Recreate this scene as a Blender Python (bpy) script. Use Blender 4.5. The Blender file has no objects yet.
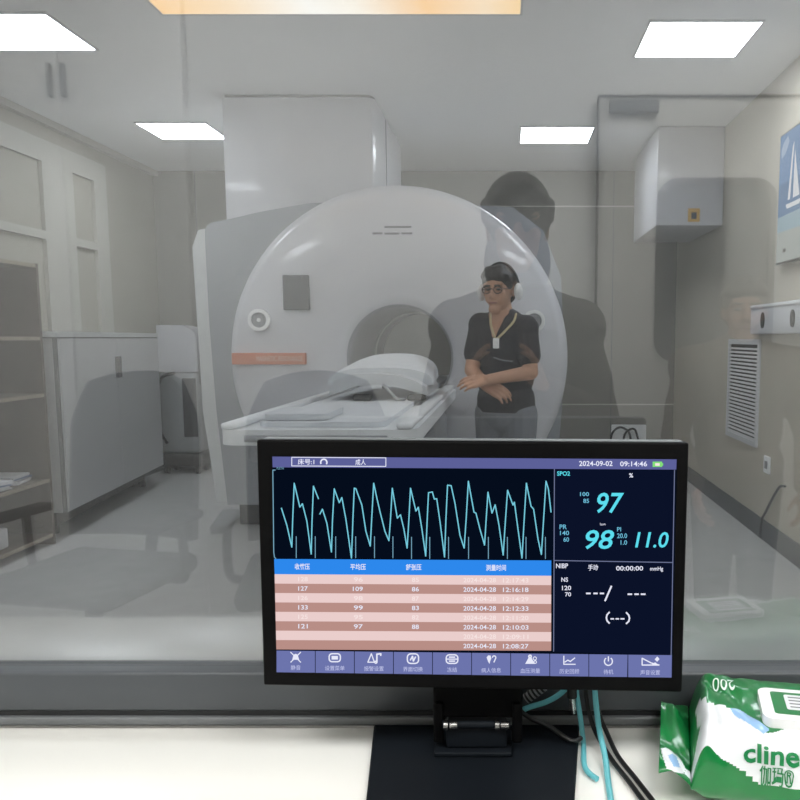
import bpy, bmesh, math, random
from mathutils import Vector as V, Matrix, noise
random.seed(5)
SC = bpy.context.scene
COL = SC.collection
PI = math.pi
# ------------------------------------------------------------------ camera model (800 x 800, focal length 800 px)
EYE = V((0, 0, 1.3)); PITCH = math.radians(6.5); CP, SP = math.cos(PITCH), math.sin(PITCH)
CX, CY = 505.0, 429.0
def ray(u, v):
    a, q = (u - CX) / 800, (CY - v) / 800
    return V((a, CP + q * SP, -SP + q * CP))
def at(u, v, Y):
    d = ray(u, v); return EYE + d * (Y / d.y)
def on_z(u, v, z):
    d = ray(u, v); return EYE + d * ((z - EYE.z) / d.z)
def on_x(u, v, x):
    d = ray(u, v); return EYE + d * (x / d.x)

# ------------------------------------------------------------------ materials
def lin(c):
    return tuple((x / 255 / 12.92) if x / 255 <= .04045 else ((x / 255 + .055) / 1.055) ** 2.4 for x in c) + (1,)
MATS = {}
def mat(name, rgb, rough=.5, metal=0., var=.04, scale=18., bump=0., bscale=60., coat=0., spec=.5):
    m = bpy.data.materials.new(name); m.use_nodes = True
    nt = m.node_tree; b = nt.nodes['Principled BSDF']
    b.inputs['Roughness'].default_value = rough; b.inputs['Metallic'].default_value = metal
    b.inputs['Coat Weight'].default_value = coat; b.inputs['Specular IOR Level'].default_value = spec
    c = lin(rgb)
    tc = nt.nodes.new('ShaderNodeTexCoord'); n = nt.nodes.new('ShaderNodeTexNoise')
    n.inputs['Scale'].default_value = scale; n.inputs['Detail'].default_value = 4
    nt.links.new(tc.outputs['Object'], n.inputs['Vector'])
    r = nt.nodes.new('ShaderNodeValToRGB')
    r.color_ramp.elements[0].color = tuple(x * (1 - var) for x in c[:3]) + (1,)
    r.color_ramp.elements[1].color = tuple(min(1, x * (1 + var)) for x in c[:3]) + (1,)
    r.color_ramp.elements[0].position = .3; r.color_ramp.elements[1].position = .7
    nt.links.new(n.outputs['Fac'], r.inputs['Fac']); nt.links.new(r.outputs['Color'], b.inputs['Base Color'])
    if bump:
        n2 = nt.nodes.new('ShaderNodeTexNoise'); n2.inputs['Scale'].default_value = bscale; n2.inputs['Detail'].default_value = 3
        nt.links.new(tc.outputs['Object'], n2.inputs['Vector'])
        bp = nt.nodes.new('ShaderNodeBump'); bp.inputs['Strength'].default_value = bump; bp.inputs['Distance'].default_value = .004
        nt.links.new(n2.outputs['Fac'], bp.inputs['Height']); nt.links.new(bp.outputs['Normal'], b.inputs['Normal'])
    MATS[name] = m
    return m
def emit(name, rgb, strength=1.):
    m = bpy.data.materials.new(name); m.use_nodes = True; nt = m.node_tree
    for n in list(nt.nodes): nt.nodes.remove(n)
    e = nt.nodes.new('ShaderNodeEmission'); e.inputs['Color'].default_value = lin(rgb); e.inputs['Strength'].default_value = strength
    o = nt.nodes.new('ShaderNodeOutputMaterial'); nt.links.new(e.outputs[0], o.inputs['Surface'])
    MATS[name] = m
    return m

MRI_L, CTRL_L = 23.0, 18.5
mat('ceiling paint', (234, 236, 238), .9, var=.02)
mat('tan wall panel', (166, 162, 151), .6, var=.03, scale=3)
mat('back wall panel', (128, 126, 119), .6, var=.03, scale=3)
mat('beige wall panel', (196, 189, 175), .6, var=.03, scale=3)
mat('white wall paint', (230, 229, 226), .8, var=.02)
mat('panel stile', (184, 181, 173), .5, var=.02)
mat('vinyl floor', (182, 182, 181), .5, var=.05, scale=9, bump=.05)
mat('skirting grey', (92, 95, 98), .5)
mat('control floor', (150, 148, 145), .5, var=.06)
mat('scanner white', (208, 209, 214), .28, var=.015, coat=.3)
mat('scanner silver', (150, 154, 160), .4, metal=.15, var=.03)
mat('scanner edge', (205, 207, 208), .4)
mat('bore grey', (150, 153, 158), .35)
mat('dark plastic', (58, 62, 66), .45)
mat('orange strip', (205, 112, 70), .45)
mat('pale lettering', (232, 205, 185), .5)
mat('grey lettering', (120, 122, 126), .5)
mat('dial white', (246, 247, 248), .3)
mat('dial grey', (150, 152, 156), .4)
mat('table white', (232, 235, 238), .4)
mat('mattress', (215, 219, 224), .75, bump=.15, bscale=40)
mat('coil shell', (205, 208, 211), .45)
mat('laminate white', (200, 201, 202), .45, var=.03)
mat('laminate edge', (92, 94, 96), .5)
mat('dark wood', (84, 72, 62), .5, var=.25, scale=6)
mat('wood edge', (150, 138, 122), .5, var=.1)
mat('paper', (222, 224, 228), .8)
mat('paper blue', (120, 130, 160), .8)
mat('cart grey', (165, 168, 170), .5)
mat('rubber black', (26, 27, 28), .6)
mat('metal', (190, 190, 188), .25, metal=1.)
mat('vent white', (214, 216, 218), .45)
mat('vent dark', (40, 42, 45), .7)
mat('rail white', (222, 224, 228), .35)
mat('sticker amber', (210, 165, 80), .5)
mat('television black', (30, 32, 36), .3)
mat('frame grey', (76, 80, 84), .42, metal=.1, var=.03)
mat('gasket black', (26, 27, 29), .5)
mat('aluminium', (110, 113, 115), .5, metal=.3)
mat('ledge grey', (165, 166, 166), .3)
mat('desk white', (241, 240, 235), .35, var=.012, scale=5)
mat('desk edge', (190, 180, 160), .5)
mat('lit edge grey', (112, 117, 120), .4)
mat('monitor black', (9, 9, 10), .5, var=.05, spec=.08)
mat('stand black', (22, 26, 31), .45, var=.05, spec=.08)
mat('stand dark', (6, 6, 7), .55, var=.05, spec=.08)
mat('cable teal', (105, 190, 200), .4)
mat('cable black', (18, 18, 19), .4)
mat('wipes green', (8, 122, 58), .28, var=.06, coat=.4)
mat('wipes white', (232, 236, 240), .3, coat=.4)
mat('wipes blue', (150, 190, 232), .3, coat=.4)
mat('wipes text green', (18, 128, 72), .4)
mat('wipes text white', (225, 242, 230), .4)
mat('skin', (196, 150, 122), .55, var=.05)
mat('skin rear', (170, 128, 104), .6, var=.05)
mat('hair', (22, 20, 20), .5, var=.2, scale=80, bump=.4, bscale=200)
mat('scrub navy', (24, 28, 36), .85, bump=.2, bscale=30)
mat('trouser grey', (120, 124, 132), .85, bump=.2, bscale=30)
mat('jacket', (64, 58, 52), .85, bump=.2, bscale=30)
mat('jacket brown', (88, 80, 70), .85, bump=.2, bscale=30)
mat('trouser dark', (46, 47, 52), .85)
mat('shoe', (40, 40, 42), .5)
mat('lip', (150, 92, 84), .5)
mat('eye dark', (24, 20, 18), .3)
mat('cord tan', (196, 180, 140), .6)
mat('phone black', (14, 14, 16), .3)
mat('chair mesh', (58, 60, 62), .7, var=.1)
mat('chair frame', (40, 41, 43), .5)
mat('door leaf', (214, 212, 206), .5, var=.02)
mat('door seal', (86, 86, 86), .6)
mat('door glass', (78, 82, 84), .12)
mat('cupboard white', (228, 227, 224), .5)
emit('panel light', (244, 249, 255), MRI_L)
emit('office light', (255, 254, 251), CTRL_L)

# sky-picture lamp: white middle, warm ends (its printed diffuser gives the colour)
def warm_panel():
    m = bpy.data.materials.new('warm diffuser'); m.use_nodes = True; nt = m.node_tree
    for n in list(nt.nodes): nt.nodes.remove(n)
    tc = nt.nodes.new('ShaderNodeTexCoord'); sx = nt.nodes.new('ShaderNodeSeparateXYZ')
    nt.links.new(tc.outputs['Generated'], sx.inputs[0])
    r = nt.nodes.new('ShaderNodeValToRGB'); els = r.color_ramp.elements
    els[0].position = 0; els[0].color = lin((255, 205, 140)); els[1].position = 1; els[1].color = lin((255, 214, 155))
    for p, c in ((.2, (255, 224, 184)), (.42, (255, 252, 246)), (.55, (255, 246, 232)), (.74, (255, 204, 142)), (.9, (255, 226, 190))):
        e = els.new(p); e.color = lin(c)
    e = nt.nodes.new('ShaderNodeEmission'); e.inputs['Strength'].default_value = 1.4
    o = nt.nodes.new('ShaderNodeOutputMaterial')
    nt.links.new(sx.outputs['X'], r.inputs['Fac']); nt.links.new(r.outputs['Color'], e.inputs['Color']); nt.links.new(e.outputs[0], o.inputs['Surface'])
    MATS['warm diffuser'] = m
warm_panel()

# the observation glass: tinted shielded pane, part see-through, part mirror
PANE_T, PANE_R, PANE_D = .825, .082, .03
def pane_mat():
    m = bpy.data.materials.new('shielded glass'); m.use_nodes = True; nt = m.node_tree
    for n in list(nt.nodes): nt.nodes.remove(n)
    t = nt.nodes.new('ShaderNodeBsdfTransparent')
    g = nt.nodes.new('ShaderNodeBsdfGlossy'); g.inputs['Roughness'].default_value = 0.0; g.inputs['Color'].default_value = (.97, .985, 1, 1)
    # woven copper screen laminated in the pane: fine square weave
    tc = nt.nodes.new('ShaderNodeTexCoord'); mx = nt.nodes.new('ShaderNodeMix'); mx.data_type = 'RGBA'
    sx = nt.nodes.new('ShaderNodeSeparateXYZ'); nt.links.new(tc.outputs['Object'], sx.inputs[0])
    fs = []
    for ax in ('X', 'Z'):
        a = nt.nodes.new('ShaderNodeMath'); a.operation = 'MULTIPLY'; a.inputs[1].default_value = 2 * PI / .0026
        b = nt.nodes.new('ShaderNodeMath'); b.operation = 'SINE'
        nt.links.new(sx.outputs[ax], a.inputs[0]); nt.links.new(a.outputs[0], b.inputs[0]); fs.append(b)
    mu = nt.nodes.new('ShaderNodeMath'); mu.operation = 'MULTIPLY'; nt.links.new(fs[0].outputs[0], mu.inputs[0]); nt.links.new(fs[1].outputs[0], mu.inputs[1])
    ad = nt.nodes.new('ShaderNodeMath'); ad.operation = 'MULTIPLY_ADD'; ad.inputs[1].default_value = .5; ad.inputs[2].default_value = .5
    nt.links.new(mu.outputs[0], ad.inputs[0]); nt.links.new(ad.outputs[0], mx.inputs['Factor'])
    mx.inputs['A'].default_value = (PANE_T * .975, PANE_T * .985, PANE_T * .985, 1); mx.inputs['B'].default_value = (PANE_T * 1.015, PANE_T * 1.025, PANE_T * 1.025, 1)
    nt.links.new(mx.outputs['Result'], t.inputs['Color'])
    s = nt.nodes.new('ShaderNodeMixShader'); s.inputs[0].default_value = PANE_R
    o = nt.nodes.new('ShaderNodeOutputMaterial')
    df = nt.nodes.new('ShaderNodeBsdfDiffuse'); df.inputs['Color'].default_value = (.8, .82, .84, 1)   # light caught on the screen wires
    s2 = nt.nodes.new('ShaderNodeMixShader'); s2.inputs[0].default_value = PANE_D
    nt.links.new(t.outputs[0], s2.inputs[1]); nt.links.new(df.outputs[0], s2.inputs[2])
    nt.links.new(s2.outputs[0], s.inputs[1]); nt.links.new(g.outputs[0], s.inputs[2]); nt.links.new(s.outputs[0], o.inputs['Surface'])
    MATS['shielded glass'] = m
pane_mat()

# ------------------------------------------------------------------ geometry helpers
class MB:
    def __init__(s): s.v = []; s.f = []; s.mi = []; s.cur = 0
    def add(s, vs, fs):
        b = len(s.v); s.v += [tuple(x) for x in vs]; s.f += [[b + i for i in f] for f in fs]; s.mi += [s.cur] * len(fs); return s
    def box(s, x0, x1, y0, y1, z0, z1):
        vs = [(x, y, z) for z in (z0, z1) for y in (y0, y1) for x in (x0, x1)]
        return s.add(vs, [(0, 2, 3, 1), (4, 5, 7, 6), (0, 1, 5, 4), (2, 6, 7, 3), (0, 4, 6, 2), (1, 3, 7, 5)])
    def rbox(s, x0, x1, y0, y1, z0, z1, b=.01, seg=3):
        bm = bmesh.new(); bmesh.ops.create_cube(bm, size=1)
        for w in bm.verts: w.co = V((x0 + (w.co.x + .5) * (x1 - x0), y0 + (w.co.y + .5) * (y1 - y0), z0 + (w.co.z + .5) * (z1 - z0)))
        b = min(b, .49 * min(abs(x1 - x0), abs(y1 - y0), abs(z1 - z0)))
        bmesh.ops.bevel(bm, geom=bm.edges[:], offset=b, segments=seg, profile=.5, affect='EDGES')
        return s.bm(bm)
    def bm(s, bm, M=None):
        bm.verts.index_update()
        s.add([(M @ w.co) if M else w.co.copy() for w in bm.verts], [[w.index for w in f.verts] for f in bm.faces]); bm.free(); return s
    def prism(s, pts, axis, a0, a1):
        n = len(pts)
        def P(p, a): return {'y': (p[0], a, p[1]), 'x': (a, p[0], p[1]), 'z': (p[0], p[1], a)}[axis]
        vs = [P(p, a0) for p in pts] + [P(p, a1) for p in pts]
        return s.add(vs, [list(range(n)), list(range(2 * n - 1, n - 1, -1))] + [(i, i + n, (i + 1) % n + n, (i + 1) % n) for i in range(n)])
    def rod(s, p0, p1, r0, r1=None, seg=16):
        r1 = r0 if r1 is None else r1; p0, p1 = V(p0), V(p1); d = (p1 - p0).normalized()
        a = d.orthogonal().normalized(); b = d.cross(a); vs = []
        for p, r in ((p0, r0), (p1, r1)): vs += [p + (a * math.cos(2 * PI * i / seg) + b * math.sin(2 * PI * i / seg)) * r for i in range(seg)]
        return s.add(vs, [list(range(seg - 1, -1, -1)), list(range(seg, 2 * seg))] + [(i, (i + 1) % seg, (i + 1) % seg + seg, i + seg) for i in range(seg)])
    def cap(s, p0, p1, r0, r1=None, seg=14, k=5):
        r1 = r0 if r1 is None else r1; p0, p1 = V(p0), V(p1); d = (p1 - p0)
        d = d.normalized() if d.length > 1e-6 else V((0, 0, 1)); a = d.orthogonal().normalized(); b = d.cross(a)
        rings = [(p0 - d * r0 * math.cos(t), r0 * math.sin(t)) for t in [PI / 2 * i / k for i in range(1, k + 1)]]
        rings += [(p1 + d * r1 * math.sin(t), r1 * math.cos(t)) for t in [PI / 2 * i / k for i in range(0, k)]]
        vs = [p0 - d * r0]; fs = []
        for p, r in rings: vs += [p + (a * math.cos(2 * PI * i / seg) + b * math.sin(2 * PI * i / seg)) * r for i in range(seg)]
        vs.append(p1 + d * r1); n = len(rings)
        for i in range(seg):
            j = (i + 1) % seg; fs.append((0, 1 + j, 1 + i))
            for q in range(n - 1): fs.append((1 + q * seg + i, 1 + q * seg + j, 1 + (q + 1) * seg + j, 1 + (q + 1) * seg + i))
            fs.append((1 + (n - 1) * seg + i, 1 + (n - 1) * seg + j, len(vs) - 1))
        return s.add(vs, fs)
    def ell(s, c, r, M=None, seg=20):
        bm = bmesh.new(); bmesh.ops.create_uvsphere(bm, u_segments=seg, v_segments=seg // 2 + 2, radius=1)
        T = Matrix.Translation(V(c)) @ (M.to_4x4() if M else Matrix()) @ Matrix.Diagonal((r[0], r[1], r[2], 1))
        return s.bm(bm, T)
    def tube(s, pts, r, seg=10, closed=False):
        pts = [V(p) for p in pts]; n = len(pts); vs = []; fs = []; prev = None
        for i, p in enumerate(pts):
            d = (pts[(i + 1) % n] - pts[i - 1]) if closed else pts[min(i + 1, n - 1)] - pts[max(i - 1, 0)]
            d.normalize()
            a = (prev - d * prev.dot(d)).normalized() if prev else d.orthogonal().normalized()
            prev = a; b = d.cross(a)
            vs += [p + (a * math.cos(2 * PI * k / seg) + b * math.sin(2 * PI * k / seg)) * r for k in range(seg)]
        m = n if closed else n - 1
        for i in range(m):
            for k in range(seg):
                fs.append((i * seg + k, i * seg + (k + 1) % seg, ((i + 1) % n) * seg + (k + 1) % seg, ((i + 1) % n) * seg + k))
        if not closed: fs += [list(range(seg - 1, -1, -1)), list(range((n - 1) * seg, n * seg))]
        return s.add(vs, fs)
    def lathe(s, prof, c, seg=96, closed=False):
        """prof: (radius, y) pairs turned about the y axis through c = (x, z)"""
        n = len(prof); vs = []; fs = []
        for i in range(seg):
            t = 2 * PI * i / seg
            vs += [(c[0] + r * math.cos(t), y, c[1] + r * math.sin(t)) for r, y in prof]
        for i in range(seg):
            j = (i + 1) % seg
            for k in range(n if closed else n - 1): fs.append((i * n + k, i * n + (k + 1) % n, j * n + (k + 1) % n, j * n + k))
        return s.add(vs, fs)
    def ring(s, c, r0, r1, y0, y1, seg=40):
        return s.lathe([(r0, y0), (r1, y0), (r1, y1), (r0, y1)], c, seg, True)
    def mesh(s, name, mats, smooth=True, angle=35):
        me = bpy.data.meshes.new(name); me.from_pydata(s.v, [], s.f)
        for m in (mats if isinstance(mats, (list, tuple)) else [mats]): me.materials.append(MATS[m])
        me.polygons.foreach_set('material_index', s.mi); me.validate()
        bm = bmesh.new(); bm.from_mesh(me); bmesh.ops.recalc_face_normals(bm, faces=bm.faces[:]); bm.to_mesh(me); bm.free()
        if smooth: me.shade_smooth(); me.set_sharp_from_angle(angle=math.radians(angle))
        return me
    def build(s, name, mats, parent=None, smooth=True, angle=35, M=None):
        me = s.mesh(name, mats, smooth, angle)
        return link(name, me, parent, M)
def link(name, me, parent=None, M=None):
    if M is not None: me.transform(M)
    o = bpy.data.objects.new(name, me); COL.objects.link(o)
    if parent is not None: adopt(o, parent)
    return o
def world(o):
    m = o.matrix_basis.copy()
    if o.parent: m = world(o.parent) @ o.matrix_parent_inverse @ m
    return m
def adopt(o, p):
    o.parent = p; o.matrix_parent_inverse = world(p).inverted(); return o
def tag(o, label=None, cat=None, group=None, kind=None):
    for k, x in (('label', label), ('category', cat), ('group', group), ('kind', kind)):
        if x: o[k] = x
    return o
def thing(name, label, cat, loc=(0, 0, 0), group=None, kind=None):
    o = bpy.data.objects.new(name, None); COL.objects.link(o); o.location = loc; o.empty_display_size = .1
    return tag(o, label, cat, group, kind)
def kids(o): return [c for c in COL.objects if c.parent == o]
def copy_tree(o, parent=None):
    c = o.copy(); COL.objects.link(c)
    if parent: c.parent = parent
    for k in kids(o): copy_tree(k, c)
    return c
def struct(name, mb, m, label=None):
    o = mb.build(name, m); o['kind'] = 'structure'
    if label: o['label'] = label
    return o
def rrect(x0, x1, z0, z1, r, seg=8):
    pts = []
    for cx, cz, a in ((x1 - r, z1 - r, 0), (x0 + r, z1 - r, 90), (x0 + r, z0 + r, 180), (x1 - r, z0 + r, 270)):
        for i in range(seg + 1):
            t = math.radians(a + 90 * i / seg); pts.append((cx + r * math.cos(t), cz + r * math.sin(t)))
    return pts
def spline(pts, n=8):
    pts = [V(p) for p in pts]; out = []
    for i in range(len(pts) - 1):
        p0, p1, p2, p3 = pts[max(i - 1, 0)], pts[i], pts[i + 1], pts[min(i + 2, len(pts) - 1)]
        for k in range(n):
            t = k / n
            out.append(.5 * ((2 * p1) + (p2 - p0) * t + (2 * p0 - 5 * p1 + 4 * p2 - p3) * t * t + (3 * p1 - p0 - 3 * p2 + p3) * t ** 3))
    return out + [pts[-1]]
def apply_mods(o):
    bpy.context.view_layer.update()
    dg = bpy.context.evaluated_depsgraph_get()
    me = bpy.data.meshes.new_from_object(o.evaluated_get(dg)); old = o.data; o.modifiers.clear(); o.data = me; bpy.data.meshes.remove(old)
def fuse(name, mb, m, parent, voxel=.006, smooth=4, fac=.5):
    """grow one continuous skin over the collected volumes"""
    o = mb.build(name, m, None)
    r = o.modifiers.new('r', 'REMESH'); r.mode = 'VOXEL'; r.voxel_size = voxel
    if smooth: q = o.modifiers.new('s', 'SMOOTH'); q.iterations = smooth; q.factor = fac
    apply_mods(o); o.data.name = name
    if not o.data.materials: o.data.materials.append(MATS[m])
    o.data.shade_smooth()
    if parent is not None: adopt(o, parent)
    return o
FONT_CACHE = {}
def glyphs(body, shear=0., bold=0.):
    k = (body, shear, bold)
    if k not in FONT_CACHE:
        c = bpy.data.curves.new('lettering', 'FONT'); c.body = body; c.shear = shear; c.offset = bold; c.resolution_u = 3
        o = bpy.data.objects.new('lettering', c); COL.objects.link(o); bpy.context.view_layer.update()
        me = bpy.data.meshes.new_from_object(o.evaluated_get(bpy.context.evaluated_depsgraph_get()))
        vs = [w.co.copy() for w in me.vertices]; fs = [list(p.vertices) for p in me.polygons]
        bpy.data.objects.remove(o); bpy.data.curves.remove(c); bpy.data.meshes.remove(me)
        x0, x1 = min(w.x for w in vs), max(w.x for w in vs); y0, y1 = min(w.y for w in vs), max(w.y for w in vs)
        FONT_CACHE[k] = ([((w.x - x0) / max(x1 - x0, 1e-6), (w.y - y0) / max(y1 - y0, 1e-6)) for w in vs], fs)
    return FONT_CACHE[k]

# ------------------------------------------------------------------ rooms
GLASS_Y = 1.012; DESK_Z = .80; CEIL = 2.9; BACK_Y = 7.95; LX, RX = -3.4, 1.68; NEAR_Y = 1.2
CB, CLX, CRX = -1.4, -2.4, 2.0            # control room: back wall, side walls
struct('floor', MB().box(LX - .1, RX + .1, GLASS_Y + .05, BACK_Y + .1, -.06, 0), 'vinyl floor')
struct('floor_control', MB().box(CLX - .1, CRX + .1, CB - .1, GLASS_Y + .05, -.06, 0), 'control floor')
struct('ceiling', MB().box(LX - .1, RX + .1, GLASS_Y + .05, BACK_Y + .1, CEIL, CEIL + .06), 'ceiling paint')
struct('ceiling_control', MB().box(CLX - .1, CRX + .1, CB - .1, GLASS_Y + .05, CEIL, CEIL + .06), 'white wall paint')
struct('wall_left', MB().box(LX - .1, LX, NEAR_Y, BACK_Y + .1, 0, CEIL), 'tan wall panel')
struct('wall_right', MB().box(RX, RX + .1, NEAR_Y, BACK_Y + .1, 0, CEIL), 'beige wall panel')
struct('wall_back', MB().box(LX, RX, BACK_Y, BACK_Y + .1, 0, CEIL), 'back wall panel')
struct('wall_control_left', MB().box(CLX - .1, CLX, CB, GLASS_Y - .05, 0, CEIL), 'white wall paint')
struct('wall_control_right', MB().box(CRX, CRX + .1, CB, GLASS_Y - .05, 0, CEIL), 'white wall paint')
struct('wall_control_back', MB().box(CLX, CRX, CB - .1, CB, 0, CEIL), 'white wall paint')
WX0, WX1, WZ0, WZ1 = -1.5, 1.15, .862, 2.15
w = MB().box(LX, WX0, GLASS_Y - .05, NEAR_Y, 0, CEIL).box(WX1, max(RX, CRX), GLASS_Y - .05, NEAR_Y, 0, CEIL)
w.box(WX0, WX1, GLASS_Y - .05 + .03, NEAR_Y, 0, WZ0 - .06).box(WX0, WX1, GLASS_Y - .05, NEAR_Y, WZ1, CEIL)
struct('wall_front', w, 'white wall paint')
# baseboards of the scanner room
struct('baseboard_right', MB().box(RX - .012, RX, NEAR_Y, BACK_Y, 0, .13), 'skirting grey')
struct('baseboard_back', MB().box(LX, RX - .012, BACK_Y - .012, BACK_Y, 0, .13), 'skirting grey')
struct('baseboard_left', MB().box(LX, LX + .012, NEAR_Y, BACK_Y - .012, 0, .13), 'skirting grey')
# pale stiles and rails on the left wall, joint strips on the back wall
n = 0
def strip(mb, m='panel stile'):
    global n; n += 1; struct('trim_%d' % n, mb, m)
X0, X1 = LX, LX + .03
strip(MB().box(X0, X1, NEAR_Y, 6.95, 2.58, 2.74))
for y0, y1 in ((6.0, 6.42), (6.75, 6.95), (4.2, 4.5)): strip(MB().box(X0, X1, y0, y1, .13, 2.58))
for y0, y1 in ((4.5, 6.0), (6.42, 6.75)): strip(MB().box(X0, X1, y0, y1, 2.02, 2.08))
strip(MB().box(LX, LX + .05, NEAR_Y, BACK_Y, CEIL - .05, CEIL))
for z in (2.56, .635): strip(MB().box(-.2, RX, BACK_Y - .006, BACK_Y, z, z + .012))
for x in (-3.0, 1.05): strip(MB().box(x, x + .008, BACK_Y - .004, BACK_Y, .13, CEIL), 'skirting grey')

# observation window
win = thing('window_1', None, None, (-.2, GLASS_Y, .80), kind='structure')
fy0, fy1 = GLASS_Y - .024, GLASS_Y + .02
MB().rbox(WX0 - .05, WX1 + .05, fy0, fy1, .8185, .872, .005).build('window_frame', 'frame grey', win)
MB().rbox(WX0 - .05, WX1 + .05, fy0, fy1, WZ1 - .05, WZ1 + .03, .005).build('window_frame', 'frame grey', win)
for x in (WX0 - .05, WX1 - .01): MB().rbox(x, x + .06, fy0, fy1, .872, WZ1 - .05, .005).build('window_frame', 'frame grey', win)
MB().box(WX0 - .05, WX1 + .05, fy0 + .003, fy1, .8125, .8185).build('seal', 'gasket black', win)
MB().rbox(WX0 - .05, WX1 + .05, fy0 - .003, fy1, .8005, .8125, .003).build('sill_strip', 'aluminium', win)
MB().box(WX0, WX1 - .01, GLASS_Y - .004, GLASS_Y + .004, .868, WZ1 - .045).build('pane', 'shielded glass', win)
MB().rbox(WX0, WX1, fy1 + .001, NEAR_Y + .01, .80, .868, .004).build('window_sill', 'ledge grey', win)

# ------------------------------------------------------------------ ceiling lights
def panel_light(x0, x1, y0, y1, label, m='panel light', grp='ceiling light panels', cat='ceiling light', z=CEIL):
    t = thing('ceiling_light', label, cat, ((x0 + x1) / 2, (y0 + y1) / 2, z), grp)
    f = MB(); e = .012
    for a in ((x0 - e, x1 + e, y0 - e, y0), (x0 - e, x1 + e, y1, y1 + e), (x0 - e, x0, y0, y1), (x1, x1 + e, y0, y1)): f.box(*a, z - .012, z - .001)
    f.build('frame', 'scanner edge', t)
    MB().box(x0, x1, y0, y1, z - .009, z - .003).build('diffuser', m, t)
    return t
def cl(u, v): return on_z(u, v, CEIL)
for (ul, vl, ur, vr, ul2, vl2, ur2, lab) in (
    (650, 20, 764, 55, 636, 55, 733, 'large bright square ceiling panel nearest the television wall'),
    (521, 126, 593, 142, 521, 142, 588, 'small square ceiling panel over the back, beside the tan corner box'),
    (136, 122, 208, 138, 163, 138, 225, 'small square ceiling panel beside the tall duct cover above the scanner')):
    a, b = cl(ul, vl), cl(ur, vr); y0, y1 = a.y, b.y
    xa = (cl(ul, vl).x + cl(ul2, vl2).x) / 2; xb = (cl(ur, vl).x + cl(ur2, vr).x) / 2
    panel_light(xa, xb, y0, y1, lab)
a, b = cl(45, 12), cl(92, 48)
panel_light(a.x - .57, a.x, a.y, b.y, 'bright square ceiling panel cut off by the picture edge above the bookcase')
for x0_, q_ in ((-2.9, 'over the near wall beside the bookcase side'), (.74, 'over the window on the television side')):  # extra unseen panels, added to brighten the near part of the scanner room
    panel_light(x0_, x0_ + .57, 1.95, 2.48, 'square ceiling panel close to the observation window, ' + q_)
a, b = cl(157, 0), cl(521, 12)
panel_light(-1.69, .075, b.y - .6, b.y, 'wide warm glowing ceiling lamp with orange ends above the table', 'warm diffuser', 'decorated ceiling lamp')
for x, q in ((-1.0, 'on the cupboard side'), (1.0, 'on the door side')):
    panel_light(x - .6, x + .6, -.75, -.15, 'long office ceiling panel over the control desk ' + q, 'office light', 'control room ceiling panels')

# ------------------------------------------------------------------ scanner
GX, GZ, GY = -.672, 1.172, 5.0; GR = 1.072; BR = .325
scan = thing('mri_scanner', 'big white ring-fronted scanner with grey side cover and orange strip', 'scanner', (GX, 5.6, 0))
prof = []
def arc(cr, cy, r, a0, a1, k=8): return [(cr + r * math.cos(math.radians(a0 + (a1 - a0) * i / k)), cy + r * math.sin(math.radians(a0 + (a1 - a0) * i / k))) for i in range(k + 1)]
prof = [(BR, 6.62), (BR, 5.3)] + arc(BR + .10, 5.19, .10, 180, 262, 10)
prof += [(BR + .125, 5.077), (BR + .15, 5.064), (BR + .2, 5.05), (BR + .26, 5.038), (.75, 5.02), (.87, 5.025), (.95, 5.045)]
prof += arc(GR - .085, 5.135, .085, -75, 0, 8) + [(GR, 5.36)]
f = MB().lathe(prof, (GX, GZ), 128); o = f.build('front_cover', 'scanner white', scan, angle=50)
for p_ in o.data.polygons:
    c_ = p_.center
    if math.hypot(c_.x - GX, c_.z - GZ) < BR + .02 and c_.y > 5.13: p_.material_index = 1
o.data.materials.append(MATS['bore grey'])
# light ring inside the bore and dark side panel
MB().ring((GX, GZ), BR - .012, BR - .001, 6.1, 6.16, 64).build('bore_ring', 'scanner edge', scan)
# grey side cover
def holed(name, mb, m, parent, r):
    o = mb.build(name, m, None); c = MB().rod((GX, 4.6, GZ), (GX, 7.4, GZ), r, seg=64).build('cutter', m)
    q = o.modifiers.new('b', 'BOOLEAN'); q.operation = 'DIFFERENCE'; q.object = c; q.solver = 'EXACT'; apply_mods(o)
    bpy.data.objects.remove(c); o.data.shade_smooth(); o.data.set_sharp_from_angle(angle=math.radians(35)); return adopt(o, parent)
prof2 = [(-1.89, .17), (-1.94, .8), (-1.965, 1.4), (-1.97, 1.92)] + [(-1.90 + .07 * math.cos(math.radians(a)), 1.985 + .07 * math.sin(math.radians(a))) for a in (180, 160, 140, 120, 100)] + \
        [(-1.80, 2.075), (-1.6, 2.12), (-1.28, 2.175), (-.9, 2.19), (.05, 2.15), (.25, 2.0), (.37, 1.7), (.40, 1.1), (.36, .5), (.28, .17)]
bmx = MB().prism(prof2, 'y', 5.36, 5.46)
o = holed('side_cover', bmx, 'scanner silver', scan, BR + .02)
o = MB().prism([(-1.98, .17), (-2.05, .8), (-2.075, 1.9), (-2.03, 2.01), (-1.905, 2.03), (-1.905, .17)], 'y', 5.41, 6.6).build('side_trim', 'scanner edge', scan)
o = holed('rear_body', MB().prism([(-1.904, .17), (-1.904, 2.04), (.15, 2.04), (.33, 1.6), (.3, .17)], 'y', 5.465, 6.6), 'scanner silver', scan, BR + .02)
MB().rbox(-1.86, .15, 5.5, 6.5, 0, .168, .01).build('plinth', 'dark plastic', scan)
MB().rbox(-1.1, -.22, 5.06, 5.5, 0.0, .45, .02).build('pedestal_cover', 'scanner silver', scan)
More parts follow.
